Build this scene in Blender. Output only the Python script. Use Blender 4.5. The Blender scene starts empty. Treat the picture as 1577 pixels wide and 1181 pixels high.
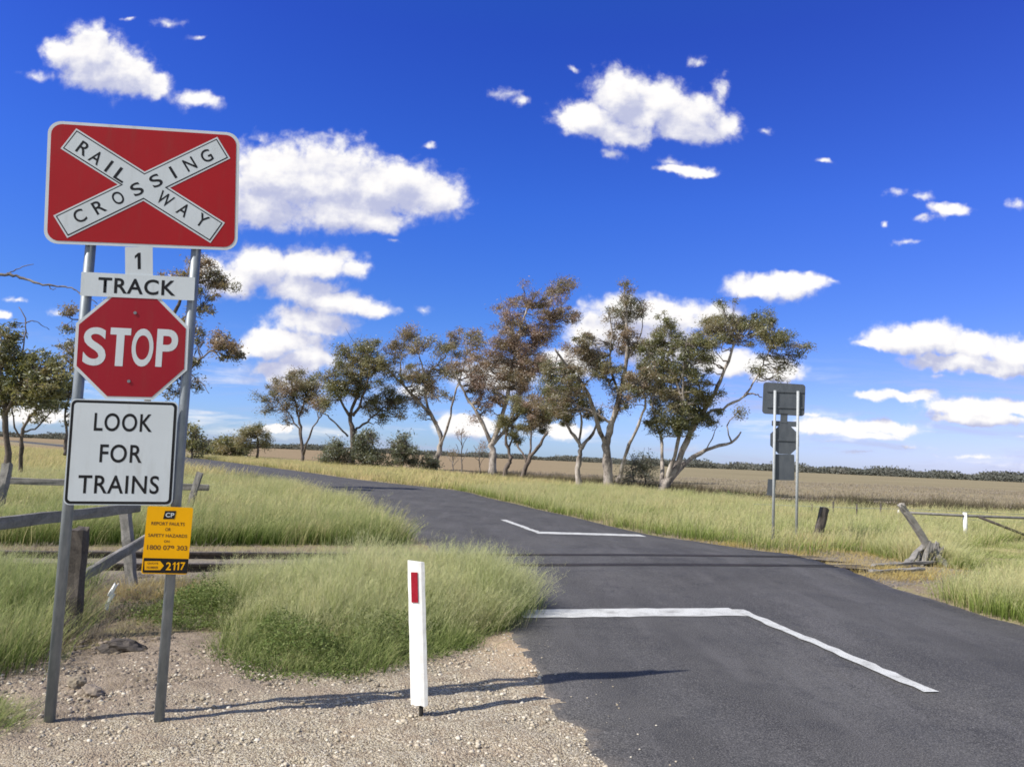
import bpy, bmesh, math, random
import numpy as np
from mathutils import Vector, Matrix

random.seed(7); rng = np.random.default_rng(11)
scene = bpy.context.scene
COL = scene.collection

# ------------------------------------------------------------------ camera
F = 1180.0; CX, CY = 788.5, 590.5; EYE = 1.58          # focal length and centre in pixels of the 1577 x 1181 photograph
th, ro = math.radians(5.51), math.radians(2.5)
_u0 = np.array([0, -math.sin(th), math.cos(th)]); _f = np.array([0, math.cos(th), math.sin(th)]); _r = np.array([1.0, 0, 0])
_cr = math.cos(ro)*_r + math.sin(ro)*_u0; _cu = -math.sin(ro)*_r + math.cos(ro)*_u0
CAM = np.array([0, 0, EYE])
cam = bpy.data.cameras.new('camera'); cam_o = bpy.data.objects.new('camera', cam); COL.objects.link(cam_o)
cam.sensor_fit = 'HORIZONTAL'; cam.sensor_width = 36; cam.lens = 36*F/1577
cam.clip_start = 0.05; cam.clip_end = 20000
m = Matrix.Identity(4)
for i in range(3):
    m[i][0] = _cr[i]; m[i][1] = _cu[i]; m[i][2] = -_f[i]; m[i][3] = CAM[i]
cam_o.matrix_world = m
scene.camera = cam_o

def ray(x, y): return _f + _cr*(x-CX)/F - _cu*(y-CY)/F
def G(x, y, z=0.0):                                    # point of the ground seen at a pixel of the photograph
    d = ray(x, y); return CAM + d*((z-EYE)/d[2])
def D(x, y, Y):                                        # point at depth Y seen at a pixel
    d = ray(x, y); return CAM + d*(Y/d[1])

# ------------------------------------------------------------------ light
SUN_EL = math.radians(44); SUN_AZ = (-0.905, -0.425)
sun_dir = Vector((SUN_AZ[0]*math.cos(SUN_EL), SUN_AZ[1]*math.cos(SUN_EL), math.sin(SUN_EL)))
sun = bpy.data.lights.new('sun', 'SUN'); sun.energy = 4.6; sun.angle = math.radians(0.5); sun.color = (1.0, 0.95, 0.87)
sun_o = bpy.data.objects.new('sun', sun); COL.objects.link(sun_o)
sun_o.rotation_euler = (-sun_dir).to_track_quat('-Z', 'Y').to_euler(); sun_o.location = sun_dir*50
scene.view_settings.view_transform = 'Standard'; scene.view_settings.look = 'None'
scene.view_settings.exposure = 0.42; scene.view_settings.gamma = 1.0
scene.render.engine = 'CYCLES'
cy = scene.cycles
cy.max_bounces = 6; cy.diffuse_bounces = 3; cy.glossy_bounces = 2; cy.transmission_bounces = 4; cy.transparent_max_bounces = 8
cy.caustics_reflective = False; cy.caustics_refractive = False
cy.pixel_filter_type = 'BLACKMAN_HARRIS'; cy.filter_width = 1.7

# ------------------------------------------------------------------ world: Nishita sky with fair-weather cumulus
world = bpy.data.worlds.new("World"); scene.world = world; world.use_nodes = True
wt = world.node_tree; wt.nodes.clear()
class NT:
    def __init__(s, t): s.t = t
    def n(s, typ, **kw):
        x = s.t.nodes.new(typ)
        for k, v in kw.items(): setattr(x, k, v)
        return x
    def link(s, a, b): s.t.links.new(a, b)
    def put(s, sock, v):
        if isinstance(v, bpy.types.NodeSocket): s.link(v, sock)
        else: sock.default_value = v
    def math(s, op, a, b=0.0, c=0.0, clamp=False):
        x = s.n('ShaderNodeMath', operation=op, use_clamp=clamp)
        s.put(x.inputs[0], a); s.put(x.inputs[1], b); s.put(x.inputs[2], c); return x.outputs[0]
    def vmath(s, op, a, b=None, c=None):
        x = s.n('ShaderNodeVectorMath', operation=op); s.put(x.inputs[0], a)
        if b is not None: s.put(x.inputs[1], b)
        if c is not None: s.put(x.inputs[2], c)
        return x.outputs['Value'] if op in ('LENGTH', 'DOT_PRODUCT', 'DISTANCE') else x.outputs[0]
    def noise(s, vec, scale, detail=3, rough=0.5, dist=0.0, dims='3D'):
        x = s.n('ShaderNodeTexNoise', noise_dimensions=dims)
        if vec is not None: s.link(vec, x.inputs['Vector'])
        x.inputs['Scale'].default_value = scale; x.inputs['Detail'].default_value = detail
        x.inputs['Roughness'].default_value = rough; x.inputs['Distortion'].default_value = dist
        return x
    def ramp(s, fac, stops, interp='LINEAR'):
        x = s.n('ShaderNodeValToRGB'); r = x.color_ramp; r.interpolation = interp
        while len(r.elements) < len(stops): r.elements.new(0.5)
        for e, (p, c) in zip(r.elements, stops): e.position = p; e.color = (*c, 1) if len(c) == 3 else c
        s.put(x.inputs[0], fac); return x.outputs[0]
    def mix(s, fac, a, b, blend='MIX'):
        x = s.n('ShaderNodeMix', data_type='RGBA', blend_type=blend)
        s.put(x.inputs[0], fac)
        for k, v in ((6, a), (7, b)):
            if isinstance(v, bpy.types.NodeSocket): s.link(v, x.inputs[k])
            else: x.inputs[k].default_value = (*v, 1) if len(v) == 3 else v
        return x.outputs[2]
    def smooth(s, v, a, b):
        x = s.n('ShaderNodeMapRange', interpolation_type='SMOOTHSTEP'); s.put(x.inputs[0], v)
        x.inputs[1].default_value = a; x.inputs[2].default_value = b; return x.outputs[0]

SKY_STRENGTH = 0.12
def uv_of(x, y): d = ray(x, y); return d[0]/d[1], d[2]/d[1]
# cumulus lobes: where each stands in the sky and how big it looks (written in the photograph's pixels, turned into directions)
CLOUDS = [
 # upper left cloud
 (140,85,62,48),(95,80,40,32),(190,110,60,42),(230,130,48,32),(300,153,44,22),(55,118,34,13),(150,115,70,28),
 (262,38,34,12),(305,62,24,7),(200,28,22,6),
 # big cloud beside the board
 (420,270,80,62),(500,270,110,62),(590,285,95,55),(670,300,55,40),(400,320,80,38),(520,325,90,36),(580,340,60,22),(705,310,28,26),(330,290,60,60),(400,215,30,18),
 (662,224,20,9),(612,370,20,7),
 # stack of small clouds under it
 (400,405,70,36),(480,405,76,34),(540,415,38,20),(360,430,60,34),(470,445,66,28),(520,470,76,24),(580,480,44,16),
 (480,495,76,26),(440,525,76,24),(410,535,52,22),(470,555,66,24),(430,570,60,18),(450,590,50,12),(650,478,20,13),(320,410,40,25),
 # upper right cloud
 (955,145,58,46),(1010,160,65,46),(900,180,62,34),(1060,175,60,40),(1110,190,44,30),(1110,140,26,34),(960,205,60,22),(945,235,34,12),(1060,200,60,22),
 (780,145,36,15),(800,158,20,12),(883,102,14,9),(1075,92,24,16),(1035,252,34,15),(1085,258,30,12),(1055,262,50,9),(1180,200,20,10),
 # right hand small clouds
 (1460,325,44,15),(1425,338,30,9),(1385,296,34,12),(1420,305,26,10),(1565,313,20,14),(1400,376,40,8),(1365,346,10,6),(1275,252,24,6),
 # clouds behind the trees
 (960,480,62,34),(1030,485,72,34),(1100,490,50,28),(1190,445,80,24),(1230,435,50,16),(1150,450,40,20),(1280,433,24,7),(920,510,60,40),(1000,530,90,40),
 (880,560,60,30),(1190,570,70,22),(1110,560,60,26),(760,580,80,30),(720,655,60,20),(860,662,60,16),(640,600,40,14),
 # banks at right
 (1430,518,92,30),(1400,525,80,22),(1500,530,90,26),(1560,545,60,26),(1480,560,120,18),(1545,568,70,14),(1340,530,34,9),(1440,580,40,8),
 (1340,612,46,10),(1420,605,46,13),(1400,612,60,9),(1500,628,80,18),(1570,625,50,16),(1510,645,90,13),(1300,660,80,14),(1360,660,70,12),(1260,655,60,13),(1330,672,60,9),
 (1570,673,30,7),(1250,640,40,5),(1280,680,60,6),(1400,690,90,7),(1500,705,90,5),(1330,700,60,5),
 # low left
 (90,477,24,12),(15,460,16,7),(5,485,20,10),(30,462,20,5),(60,640,70,18),(420,655,50,9),
]
w = NT(wt)
tc = w.n('ShaderNodeTexCoord')
sep = w.n('ShaderNodeSeparateXYZ'); w.link(tc.outputs['Generated'], sep.inputs[0])
yy = w.math('MAXIMUM', sep.outputs[1], 0.08)
comb = w.n('ShaderNodeCombineXYZ')
w.link(w.math('DIVIDE', sep.outputs[0], yy), comb.inputs[0]); w.link(w.math('DIVIDE', sep.outputs[2], yy), comb.inputs[1])
UV = comb.outputs[0]
def cloud_group():
    g = bpy.data.node_groups.new('cumulus_field', 'ShaderNodeTree')
    g.interface.new_socket('uv', in_out='INPUT', socket_type='NodeSocketVector')
    g.interface.new_socket('f', in_out='OUTPUT', socket_type='NodeSocketFloat')
    k = NT(g); gi = k.n('NodeGroupInput'); go = k.n('NodeGroupOutput')
    uv = gi.outputs[0]
    n1 = k.noise(uv, 9.0, 2, 0.5)
    wv = k.vmath('MULTIPLY_ADD', k.vmath('SUBTRACT', n1.outputs['Color'], (0.5, 0.5, 0.5)), (0.035, 0.022, 0), uv)
    n2 = k.noise(wv, 34.0, 3, 0.6)
    wv = k.vmath('MULTIPLY_ADD', k.vmath('SUBTRACT', n2.outputs['Color'], (0.5, 0.5, 0.5)), (0.022, 0.018, 0), wv)
    acc = None
    for (x, y, rx, ry) in CLOUDS:
        c = uv_of(x, y); ru = abs(uv_of(x+rx, y)[0]-uv_of(x-rx, y)[0])/2*1.13; rv = abs(uv_of(x, y-ry)[1]-uv_of(x, y+ry)[1])/2*1.13
        if (rx < 37 and y < 480) or ry < 9: ru *= 1.7; rv *= 1.8
        q = k.vmath('MULTIPLY_ADD', wv, (1/ru, 1/rv, 0), (-c[0]/ru, -c[1]/rv, 0))
        wt_ = 0.40 if (rx < 37 and y < 480) or ry < 9 else (0.8 if rx < 50 else 1.0)
        e = k.math('MULTIPLY_ADD', k.vmath('LENGTH', q), -1.0, wt_)
        acc = e if acc is None else k.math('SMOOTH_MAX', acc, e, 0.22)
    nb = k.noise(uv, 20.0, 7, 0.66)
    nf = k.noise(uv, 75.0, 5, 0.65)
    vo = k.n('ShaderNodeTexVoronoi', feature='F1'); k.link(wv, vo.inputs['Vector']); vo.inputs['Scale'].default_value = 30; vo.inputs['Detail'].default_value = 2; vo.inputs['Roughness'].default_value = 0.6
    f = k.math('MULTIPLY_ADD', k.math('SUBTRACT', nb.outputs[0], 0.5), 1.25, k.math('MULTIPLY', acc, 1.75))
    f = k.math('MULTIPLY_ADD', k.math('SUBTRACT', nf.outputs[0], 0.5), 0.55, f)
    f = k.math('MULTIPLY_ADD', k.math('SUBTRACT', 0.50, vo.outputs['Distance']), 0.55, f)
    k.link(f, go.inputs[0]); return g
CG = cloud_group()
def field(uv):
    x = w.n('ShaderNodeGroup'); x.node_tree = CG; w.link(uv, x.inputs[0]); return x.outputs[0]
f0 = field(UV); f1 = field(w.vmath('ADD', UV, (-0.012, 0.028, 0)))
alpha = w.math('POWER', w.smooth(f0, -0.38, 0.58), 1.6)
st_ = w.noise(w.vmath('MULTIPLY', UV, (5.0, 38.0, 1)), 1.0, 6, 0.62, 0.4)
low = w.math('MULTIPLY', w.smooth(w.math('DIVIDE', sep.outputs[2], yy), 0.17, 0.06), w.smooth(st_.outputs[0], 0.46, 0.72))
alpha = w.math('MAXIMUM', alpha, w.math('MULTIPLY', low, 0.75))
alpha = w.math('MULTIPLY', alpha, w.smooth(sep.outputs[1], 0.08, 0.25))
nl = w.noise(w.vmath('MULTIPLY', UV, (1, 2.6, 1)), 9.0, 4, 0.55)
lit = w.math('SUBTRACT', w.math('SUBTRACT', f0, f1), w.math('MULTIPLY', w.math('MAXIMUM', f0, 0.0), 0.12))
lit = w.smooth(w.math('MULTIPLY_ADD', w.math('SUBTRACT', nl.outputs[0], 0.5), -2.7, lit), -0.85, 0.95)
EXPO = 2**scene.view_settings.exposure
cloudc = w.mix(lit, tuple(q/EXPO for q in (0.52, 0.55, 0.76)), tuple(q/EXPO for q in (1.03, 1.01, 1.0)))
sky = w.n('ShaderNodeTexSky', sky_type='NISHITA'); sky.sun_disc = False; sky.sun_elevation = SUN_EL
sky.sun_rotation = math.atan2(SUN_AZ[0], SUN_AZ[1]); sky.air_density = 1.0; sky.dust_density = 0.3; sky.ozone_density = 3.0
hs = w.n('ShaderNodeHueSaturation'); hs.inputs['Saturation'].default_value = 1.35; w.link(sky.outputs[0], hs.inputs['Color'])
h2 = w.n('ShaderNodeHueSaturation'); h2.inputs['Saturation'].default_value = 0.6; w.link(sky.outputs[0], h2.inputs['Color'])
# deep clear blue ahead, whitened out of view behind to keep shadows less blue
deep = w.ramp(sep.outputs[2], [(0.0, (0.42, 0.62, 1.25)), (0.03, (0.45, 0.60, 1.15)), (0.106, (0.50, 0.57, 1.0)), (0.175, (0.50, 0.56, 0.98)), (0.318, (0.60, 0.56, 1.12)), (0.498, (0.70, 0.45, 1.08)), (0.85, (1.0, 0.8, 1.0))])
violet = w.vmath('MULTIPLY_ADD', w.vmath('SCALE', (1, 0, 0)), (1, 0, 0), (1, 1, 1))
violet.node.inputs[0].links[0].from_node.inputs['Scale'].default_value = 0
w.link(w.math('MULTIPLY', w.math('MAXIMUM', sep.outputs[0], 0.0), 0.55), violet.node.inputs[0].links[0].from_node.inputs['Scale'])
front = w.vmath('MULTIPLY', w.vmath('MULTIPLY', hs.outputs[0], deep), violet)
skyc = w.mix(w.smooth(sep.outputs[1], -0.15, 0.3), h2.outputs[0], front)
# clouds are given at their final brightness, so divide by the strength of the Background
cl = w.vmath('SCALE', cloudc); cl.node.inputs['Scale'].default_value = 1/SKY_STRENGTH
bg = w.n('ShaderNodeBackground'); bg.inputs['Strength'].default_value = SKY_STRENGTH
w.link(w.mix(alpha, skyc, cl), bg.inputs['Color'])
out = w.n('ShaderNodeOutputWorld'); w.link(bg.outputs[0], out.inputs[0])
world.cycles.sampling_method = 'MANUAL'; world.cycles.sample_map_resolution = 256

# ------------------------------------------------------------------ helpers
def tag(o, label=None, cat=None, group=None, kind=None):
    if label: o['label'] = label
    if cat: o['category'] = cat
    if group: o['group'] = group
    if kind: o['kind'] = kind
    return o
def empty(name, loc, rotz=0.0):
    o = bpy.data.objects.new(name, None); COL.objects.link(o); o.location = loc; o.rotation_euler = (0, 0, rotz); o.empty_display_size = 0.2
    return o
def link_mesh(name, me, mat, parent=None, smooth=False):
    o = bpy.data.objects.new(name, me); COL.objects.link(o)
    if mat: me.materials.append(mat)
    if smooth: me.polygons.foreach_set('use_smooth', [True]*len(me.polygons))
    if parent: o.parent = parent
    return o
def mesh_np(name, V, faces, mat, parent=None, attrs=None, smooth=False):
    """faces: list of (M,k) int arrays."""
    me = bpy.data.meshes.new(name)
    V = np.asarray(V, np.float32); me.vertices.add(len(V)); me.vertices.foreach_set('co', V.ravel())
    idx = []; start = []; s = 0
    for f in faces:
        f = np.asarray(f, np.int32)
        if len(f) == 0: continue
        idx.append(f.ravel()); start.append(s + np.arange(len(f))*f.shape[1]); s += f.size
    idx = np.concatenate(idx); start = np.concatenate(start).astype(np.int32)
    me.loops.add(len(idx)); me.loops.foreach_set('vertex_index', idx)
    me.polygons.add(len(start)); me.polygons.foreach_set('loop_start', start)
    for k, v in (attrs or {}).items():
        a = me.attributes.new(k, 'FLOAT', 'POINT'); a.data.foreach_set('value', np.asarray(v, np.float32))
    me.update(calc_edges=True); me.validate()
    return link_mesh(name, me, mat, parent, smooth)
class MB:
    """collects shapes into ONE mesh"""
    def __init__(s): s.v = []; s.f = []
    def add(s, vs, fs):
        b = len(s.v); s.v += [tuple(float(c) for c in p) for p in vs]; s.f += [tuple(i+b for i in f) for f in fs]
    def box(s, c, size, M=None, jit=0.0):
        x, y, z = [q/2 for q in size]
        vs = [Vector((sx*x, sy*y, sz*z)) for sz in (-1, 1) for sx, sy in ((-1, -1), (1, -1), (1, 1), (-1, 1))]
        if jit: vs = [v + Vector((random.uniform(-jit, jit), random.uniform(-jit, jit), random.uniform(-jit, jit))) for v in vs]
        if M is not None: vs = [M @ v for v in vs]
        vs = [v + Vector(c) for v in vs]
        s.add(vs, [(3, 2, 1, 0), (4, 5, 6, 7), (0, 1, 5, 4), (1, 2, 6, 5), (2, 3, 7, 6), (3, 0, 4, 7)])
    def beam(s, a, b, wdt, hgt, n=6, jit=0.0, up=(0, 0, 1)):
        """a weathered plank or post from a to b with uneven faces"""
        a = Vector(a); b = Vector(b); d = (b-a).normalized(); upv = Vector(up)
        if abs(d.dot(upv)) > 0.95: upv = Vector((0, 1, 0))
        sx = d.cross(upv).normalized(); sy = sx.cross(d).normalized()
        vs = []; fs = []
        for i in range(n+1):
            c = a.lerp(b, i/n) + sx*random.uniform(-jit, jit)*0.6 + sy*random.uniform(-jit, jit)*0.6
            q = [(-1, -1), (-.35, -1), (.35, -1), (1, -1), (1, 0), (1, 1), (.35, 1), (-.35, 1), (-1, 1), (-1, 0)]
            for (p, r) in q:
                e = 0.94 if abs(p) == 1 and abs(r) == 1 else 1
                vs.append(c + sx*(p*wdt/2*e + random.uniform(-jit, jit)) + sy*(r*hgt/2*e + random.uniform(-jit, jit))
                          + d*((random.uniform(-jit, jit)*4) if i in (0, n) else 0))
        k = 10
        for i in range(n):
            for j in range(k):
                fs.append((i*k+j, i*k+(j+1) % k, (i+1)*k+(j+1) % k, (i+1)*k+j))
        fs.append(tuple(range(k-1, -1, -1))); fs.append(tuple(n*k+j for j in range(k)))
        s.add(vs, fs)
    def tube(s, pts, rad, sides=8, cap=True):
        pts = [Vector(p) for p in pts]; n = len(pts)
        if not hasattr(rad, '__len__'): rad = [rad]*n
        vs = []; fs = []; ref = None
        for i, p in enumerate(pts):
            d = (pts[min(i+1, n-1)]-pts[max(i-1, 0)])
            if d.length < 1e-9: d = Vector((0, 0, 1))
            d.normalize()
            if ref is None:
                ref = Vector((1, 0, 0)) if abs(d.x) < 0.9 else Vector((0, 1, 0))
            ref = (ref - d*ref.dot(d))
            if ref.length < 1e-6: ref = d.orthogonal()
            ref.normalize(); s2 = d.cross(ref)
            for j in range(sides):
                a = 2*math.pi*j/sides; vs.append(p + (ref*math.cos(a)+s2*math.sin(a))*rad[i])
        for i in range(n-1):
            for j in range(sides):
                fs.append((i*sides+j, i*sides+(j+1) % sides, (i+1)*sides+(j+1) % sides, (i+1)*sides+j))
        if cap: fs.append(tuple(range(sides-1, -1, -1))); fs.append(tuple((n-1)*sides+j for j in range(sides)))
        s.add(vs, fs)
    def prism(s, poly, y0, y1):
        """2D outline (x, z) pulled out along y from y0 (front) to y1 (back)"""
        n = len(poly)
        vs = [(x, y0, z) for x, z in poly] + [(x, y1, z) for x, z in poly]
        s.add(vs, [tuple(range(n)), tuple(range(2*n-1, n-1, -1))] + [(i+n, (i+1) % n+n, (i+1) % n, i) for i in range(n)])
    def build(s, name, mat, parent=None, smooth=False):
        me = bpy.data.meshes.new(name); me.from_pydata(s.v, [], s.f); me.update()
        bm = bmesh.new(); bm.from_mesh(me); bmesh.ops.recalc_face_normals(bm, faces=bm.faces); bm.to_mesh(me); bm.free()
        return link_mesh(name, me, mat, parent, smooth)
def inside(P, poly):
    P = np.asarray(P); x, y = P[:, 0], P[:, 1]; poly = np.asarray(poly); r = np.zeros(len(P), bool); j = len(poly)-1
    for i in range(len(poly)):
        xi, yi = poly[i]; xj, yj = poly[j]
        c = ((yi > y) != (yj > y)) & (x < (xj-xi)*(y-yi)/((yj-yi) if yj != yi else 1e-9)+xi); r ^= c; j = i
    return r
def dist_poly(P, poly):
    P = np.asarray(P); poly = np.asarray(poly); best = np.full(len(P), 1e9)
    for i in range(len(poly)):
        a = poly[i-1]; b = poly[i]; ab = b-a; t = np.clip(((P-a)@ab)/(ab@ab+1e-9), 0, 1)
        best = np.minimum(best, np.linalg.norm(P-(a+t[:, None]*ab), axis=1))
    return best
def sample(poly, n, dens=None):
    poly = np.asarray(poly, float); lo, hi = poly.min(0), poly.max(0); got = []; k = 0
    while k < n:
        q = rng.uniform(lo, hi, (max(n, 2000), 2)); q = q[inside(q, poly)]
        if dens is not None: q = q[rng.random(len(q)) < dens(q)]
        got.append(q); k += len(q)
    return np.concatenate(got)[:n]
_pa = rng.uniform(0, 6.28, 8)
def lump(x, y, s=1.0):                                  # cheap smooth pseudo noise, -1..1
    x = np.asarray(x)*s; y = np.asarray(y)*s
    return (np.sin(x*1.3+_pa[0]+1.7*np.sin(y*0.9+_pa[1]))+np.sin(y*1.7+_pa[2]+1.3*np.sin(x*1.1+_pa[3]))+np.sin((x+y)*2.3+_pa[4])*0.6+np.sin((x-y)*3.1+_pa[5])*0.5)/3.1

# ------------------------------------------------------------------ materials
def mat_base(name):
    mt = bpy.data.materials.new(name); mt.use_nodes = True; t = mt.node_tree; t.nodes.clear(); k = NT(t)
    o = k.n('ShaderNodeOutputMaterial'); b = k.n('ShaderNodeBsdfPrincipled'); k.link(b.outputs[0], o.inputs[0])
    return mt, k, b, o
def bump(k, b, h, strength, dist):
    x = k.n('ShaderNodeBump'); x.inputs['Strength'].default_value = strength; x.inputs['Distance'].default_value = dist
    k.link(h, x.inputs['Height']); k.link(x.outputs[0], b.inputs['Normal'])
def obj_co(k): return k.n('ShaderNodeTexCoord').outputs['Object']
def wpos(k): return k.n('ShaderNodeNewGeometry').outputs['Position']
def mat_simple(name, c1, c2, scale, rough=0.6, metal=0.0, bstr=0.0, bdist=0.005, stretch=None, spec=0.4):
    mt, k, b, o = mat_base(name); co = obj_co(k)
    if stretch: co = k.vmath('MULTIPLY', co, stretch)
    n = k.noise(co, scale, 5, 0.6)
    k.link(k.mix(k.smooth(n.outputs[0], 0.3, 0.7), c1, c2), b.inputs['Base Color'])
    b.inputs['Roughness'].default_value = rough; b.inputs['Metallic'].default_value = metal; b.inputs['Specular IOR Level'].default_value = spec
    if bstr: bump(k, b, n.outputs[0], bstr, bdist)
    return mt
def mat_sign(name, col, dirt=(0.25, 0.22, 0.18), amount=0.25, rough=0.38):
    mt, k, b, o = mat_base(name); co = obj_co(k)
    n = k.noise(k.vmath('MULTIPLY', co, (1, 1, 0.16)), 16, 6, 0.65); n2 = k.noise(co, 90, 3, 0.6)
    f = k.math('MULTIPLY', k.smooth(n.outputs[0], 0.48, 0.8), amount)
    f = k.math('ADD', f, k.math('MULTIPLY', k.smooth(n2.outputs[0], 0.62, 0.72), amount*0.5))
    c = k.mix(f, col, dirt)
    n3 = k.noise(co, 3.0, 2, 0.5)
    c = k.mix(k.math('MULTIPLY', k.smooth(n3.outputs[0], 0.3, 0.7), 0.22), c, tuple(q*0.72 for q in col))
    k.link(c, b.inputs['Base Color']); b.inputs['Roughness'].default_value = rough; b.inputs['Specular IOR Level'].default_value = 0.2
    return mt
M_white = mat_sign('sign_white', (0.60, 0.645, 0.68))
M_red = mat_sign('sign_red', (0.36, 0.009, 0.014), (0.2, 0.05, 0.04), 0.3)
M_dred = mat_sign('sign_dark_red', (0.31, 0.010, 0.022), (0.2, 0.06, 0.05), 0.3)
M_black = mat_sign('sign_black', (0.012, 0.012, 0.014), (0.1, 0.1, 0.1), 0.2)
M_yellow = mat_sign('sign_yellow', (0.86, 0.42, 0.0), (0.5, 0.22, 0.02), 0.25)
M_legend = mat_simple('sign_brown_legend', (0.10, 0.04, 0.005), (0.2, 0.09, 0.01), 60, 0.6)
M_galv = mat_simple('galvanised_steel', (0.18, 0.205, 0.23), (0.26, 0.285, 0.31), 30, 0.5, 0.35, 0.1, 0.002, (1, 1, 0.3))
M_alu = mat_simple('sign_back_aluminium', (0.075, 0.085, 0.10), (0.105, 0.115, 0.13), 8, 0.5, 0.2, 0, 0, (1, 1, 0.4))
M_galv2 = mat_simple('pale_galvanised_steel', (0.34, 0.36, 0.38), (0.44, 0.46, 0.47), 30, 0.6, 0.1)
M_gpost = mat_simple('post_white_paint', (0.86, 0.86, 0.85), (0.76, 0.75, 0.73), 25, 0.55, 0, 0.15, 0.002)
M_reflector = mat_simple('red_reflector', (0.26, 0.006, 0.018), (0.33, 0.012, 0.03), 80, 0.25)
def mat_wood(name, dark, light, rust=None):
    mt, k, b, o = mat_base(name); co = obj_co(k)
    wv = k.noise(k.vmath('MULTIPLY', co, (1, 1, 1)), 6, 6, 0.65, 0.6)
    g = k.noise(co, 60, 4, 0.7)
    f = k.math('ADD', k.math('MULTIPLY', wv.outputs[0], 0.6), k.math('MULTIPLY', g.outputs[0], 0.4))
    k.link(k.ramp(f, [(0.3, dark), (0.5, tuple((a+c)/2 for a, c in zip(dark, light))), (0.7, light)]), b.inputs['Base Color'])
    b.inputs['Roughness'].default_value = 0.9; b.inputs['Specular IOR Level'].default_value = 0.2
    bump(k, b, f, 0.7, 0.01); return mt
M_wood = mat_wood('weathered_grey_timber', (0.10, 0.095, 0.09), (0.34, 0.32, 0.30))
M_wood2 = mat_wood('dark_old_timber', (0.035, 0.03, 0.028), (0.14, 0.12, 0.105))
M_wood3 = mat_wood('pale_split_timber', (0.20, 0.18, 0.16), (0.46, 0.43, 0.39))
M_rail = mat_simple('rusty_rail', (0.03, 0.025, 0.022), (0.075, 0.056, 0.045), 20, 0.6, 0.3)
M_flange = mat_simple('dark_gap_and_steel', (0.012, 0.011, 0.01), (0.03, 0.027, 0.025), 20, 0.9)
def mat_bark(name, pale, mid, dark):
    mt, k, b, o = mat_base(name); p = wpos(k)
    n = k.noise(k.vmath('MULTIPLY', p, (1, 1, 0.4)), 2.2, 5, 0.65); n2 = k.noise(p, 14, 3, 0.6)
    f = k.math('ADD', k.math('MULTIPLY', n.outputs[0], 0.75), k.math('MULTIPLY', n2.outputs[0], 0.25))
    k.link(k.ramp(f, [(0.38, dark), (0.50, mid), (0.64, pale)]), b.inputs['Base Color'])
    b.inputs['Roughness'].default_value = 0.85; b.inputs['Specular IOR Level'].default_value = 0.2
    bump(k, b, f, 0.6, 0.05); return mt
M_bark = mat_bark('gum_bark', (0.52, 0.47, 0.42), (0.30, 0.26, 0.23), (0.08, 0.07, 0.065))
M_bark2 = mat_bark('dark_gum_bark', (0.22, 0.18, 0.155), (0.13, 0.105, 0.09), (0.05, 0.04, 0.035))
M_dead = mat_bark('dead_wood', (0.30, 0.27, 0.25), (0.16, 0.14, 0.13), (0.07, 0.06, 0.055))
def mat_leaf(name, stops, trans=0.5, gloss=True):
    """leaves: the clump attribute c picks the colour, r varies each leaf"""
    mt = bpy.data.materials.new(name); mt.use_nodes = True; t = mt.node_tree; t.nodes.clear(); k = NT(t)
    ac = k.n('ShaderNodeAttribute', attribute_name='c'); ar = k.n('ShaderNodeAttribute', attribute_name='r')
    f = k.math('ADD', k.math('MULTIPLY', ac.outputs['Fac'], 0.7), k.math('MULTIPLY', ar.outputs['Fac'], 0.3))
    c = k.ramp(f, stops)
    d = k.n('ShaderNodeBsdfDiffuse'); tr = k.n('ShaderNodeBsdfTranslucent'); ms = k.n('ShaderNodeMixShader'); ms.inputs[0].default_value = trans
    k.link(c, d.inputs[0]); k.link(k.mix(0.5, c, (1.0, 0.9, 0.35), 'MULTIPLY'), tr.inputs[0])
    k.link(d.outputs[0], ms.inputs[1]); k.link(tr.outputs[0], ms.inputs[2])
    o = k.n('ShaderNodeOutputMaterial')
    if gloss:
        gl = k.n('ShaderNodeBsdfGlossy'); gl.inputs['Roughness'].default_value = 0.45; gl.inputs[0].default_value = (0.8, 0.85, 0.9, 1)
        m2 = k.n('ShaderNodeMixShader'); m2.inputs[0].default_value = 0.06; k.link(ms.outputs[0], m2.inputs[1]); k.link(gl.outputs[0], m2.inputs[2]); k.link(m2.outputs[0], o.inputs[0])
    else: k.link(ms.outputs[0], o.inputs[0])
    return mt
L_gum = mat_leaf('gum_leaves', [(0.15, (0.153, 0.159, 0.077)), (0.42, (0.277, 0.254, 0.136)), (0.62, (0.330, 0.254, 0.171)), (0.85, (0.413, 0.301, 0.236))])
L_gumbrown = mat_leaf('browned_gum_leaves', [(0.15, (0.201, 0.177, 0.094)), (0.45, (0.330, 0.242, 0.165)), (0.8, (0.413, 0.289, 0.242))])
L_gumgreen = mat_leaf('green_gum_leaves', [(0.15, (0.136, 0.147, 0.059)), (0.5, (0.266, 0.260, 0.112)), (0.85, (0.354, 0.295, 0.177))])
L_shrub = mat_leaf('grey_shrub_leaves', [(0.15, (0.13, 0.145, 0.09)), (0.5, (0.19, 0.205, 0.13)), (0.85, (0.25, 0.24, 0.16))])
L_weed = mat_leaf('weed_leaves', [(0.1, (0.095, 0.14, 0.04)), (0.5, (0.17, 0.22, 0.075)), (0.9, (0.30, 0.33, 0.15))], 0.35, False)
L_far = mat_leaf('hazed_woodland_leaves', [(0.1, (0.11, 0.115, 0.10)), (0.5, (0.14, 0.145, 0.125)), (0.9, (0.18, 0.175, 0.155))], 0.2, False)  # distance haze put into the leaf colour as lighter, greyer tones
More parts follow.
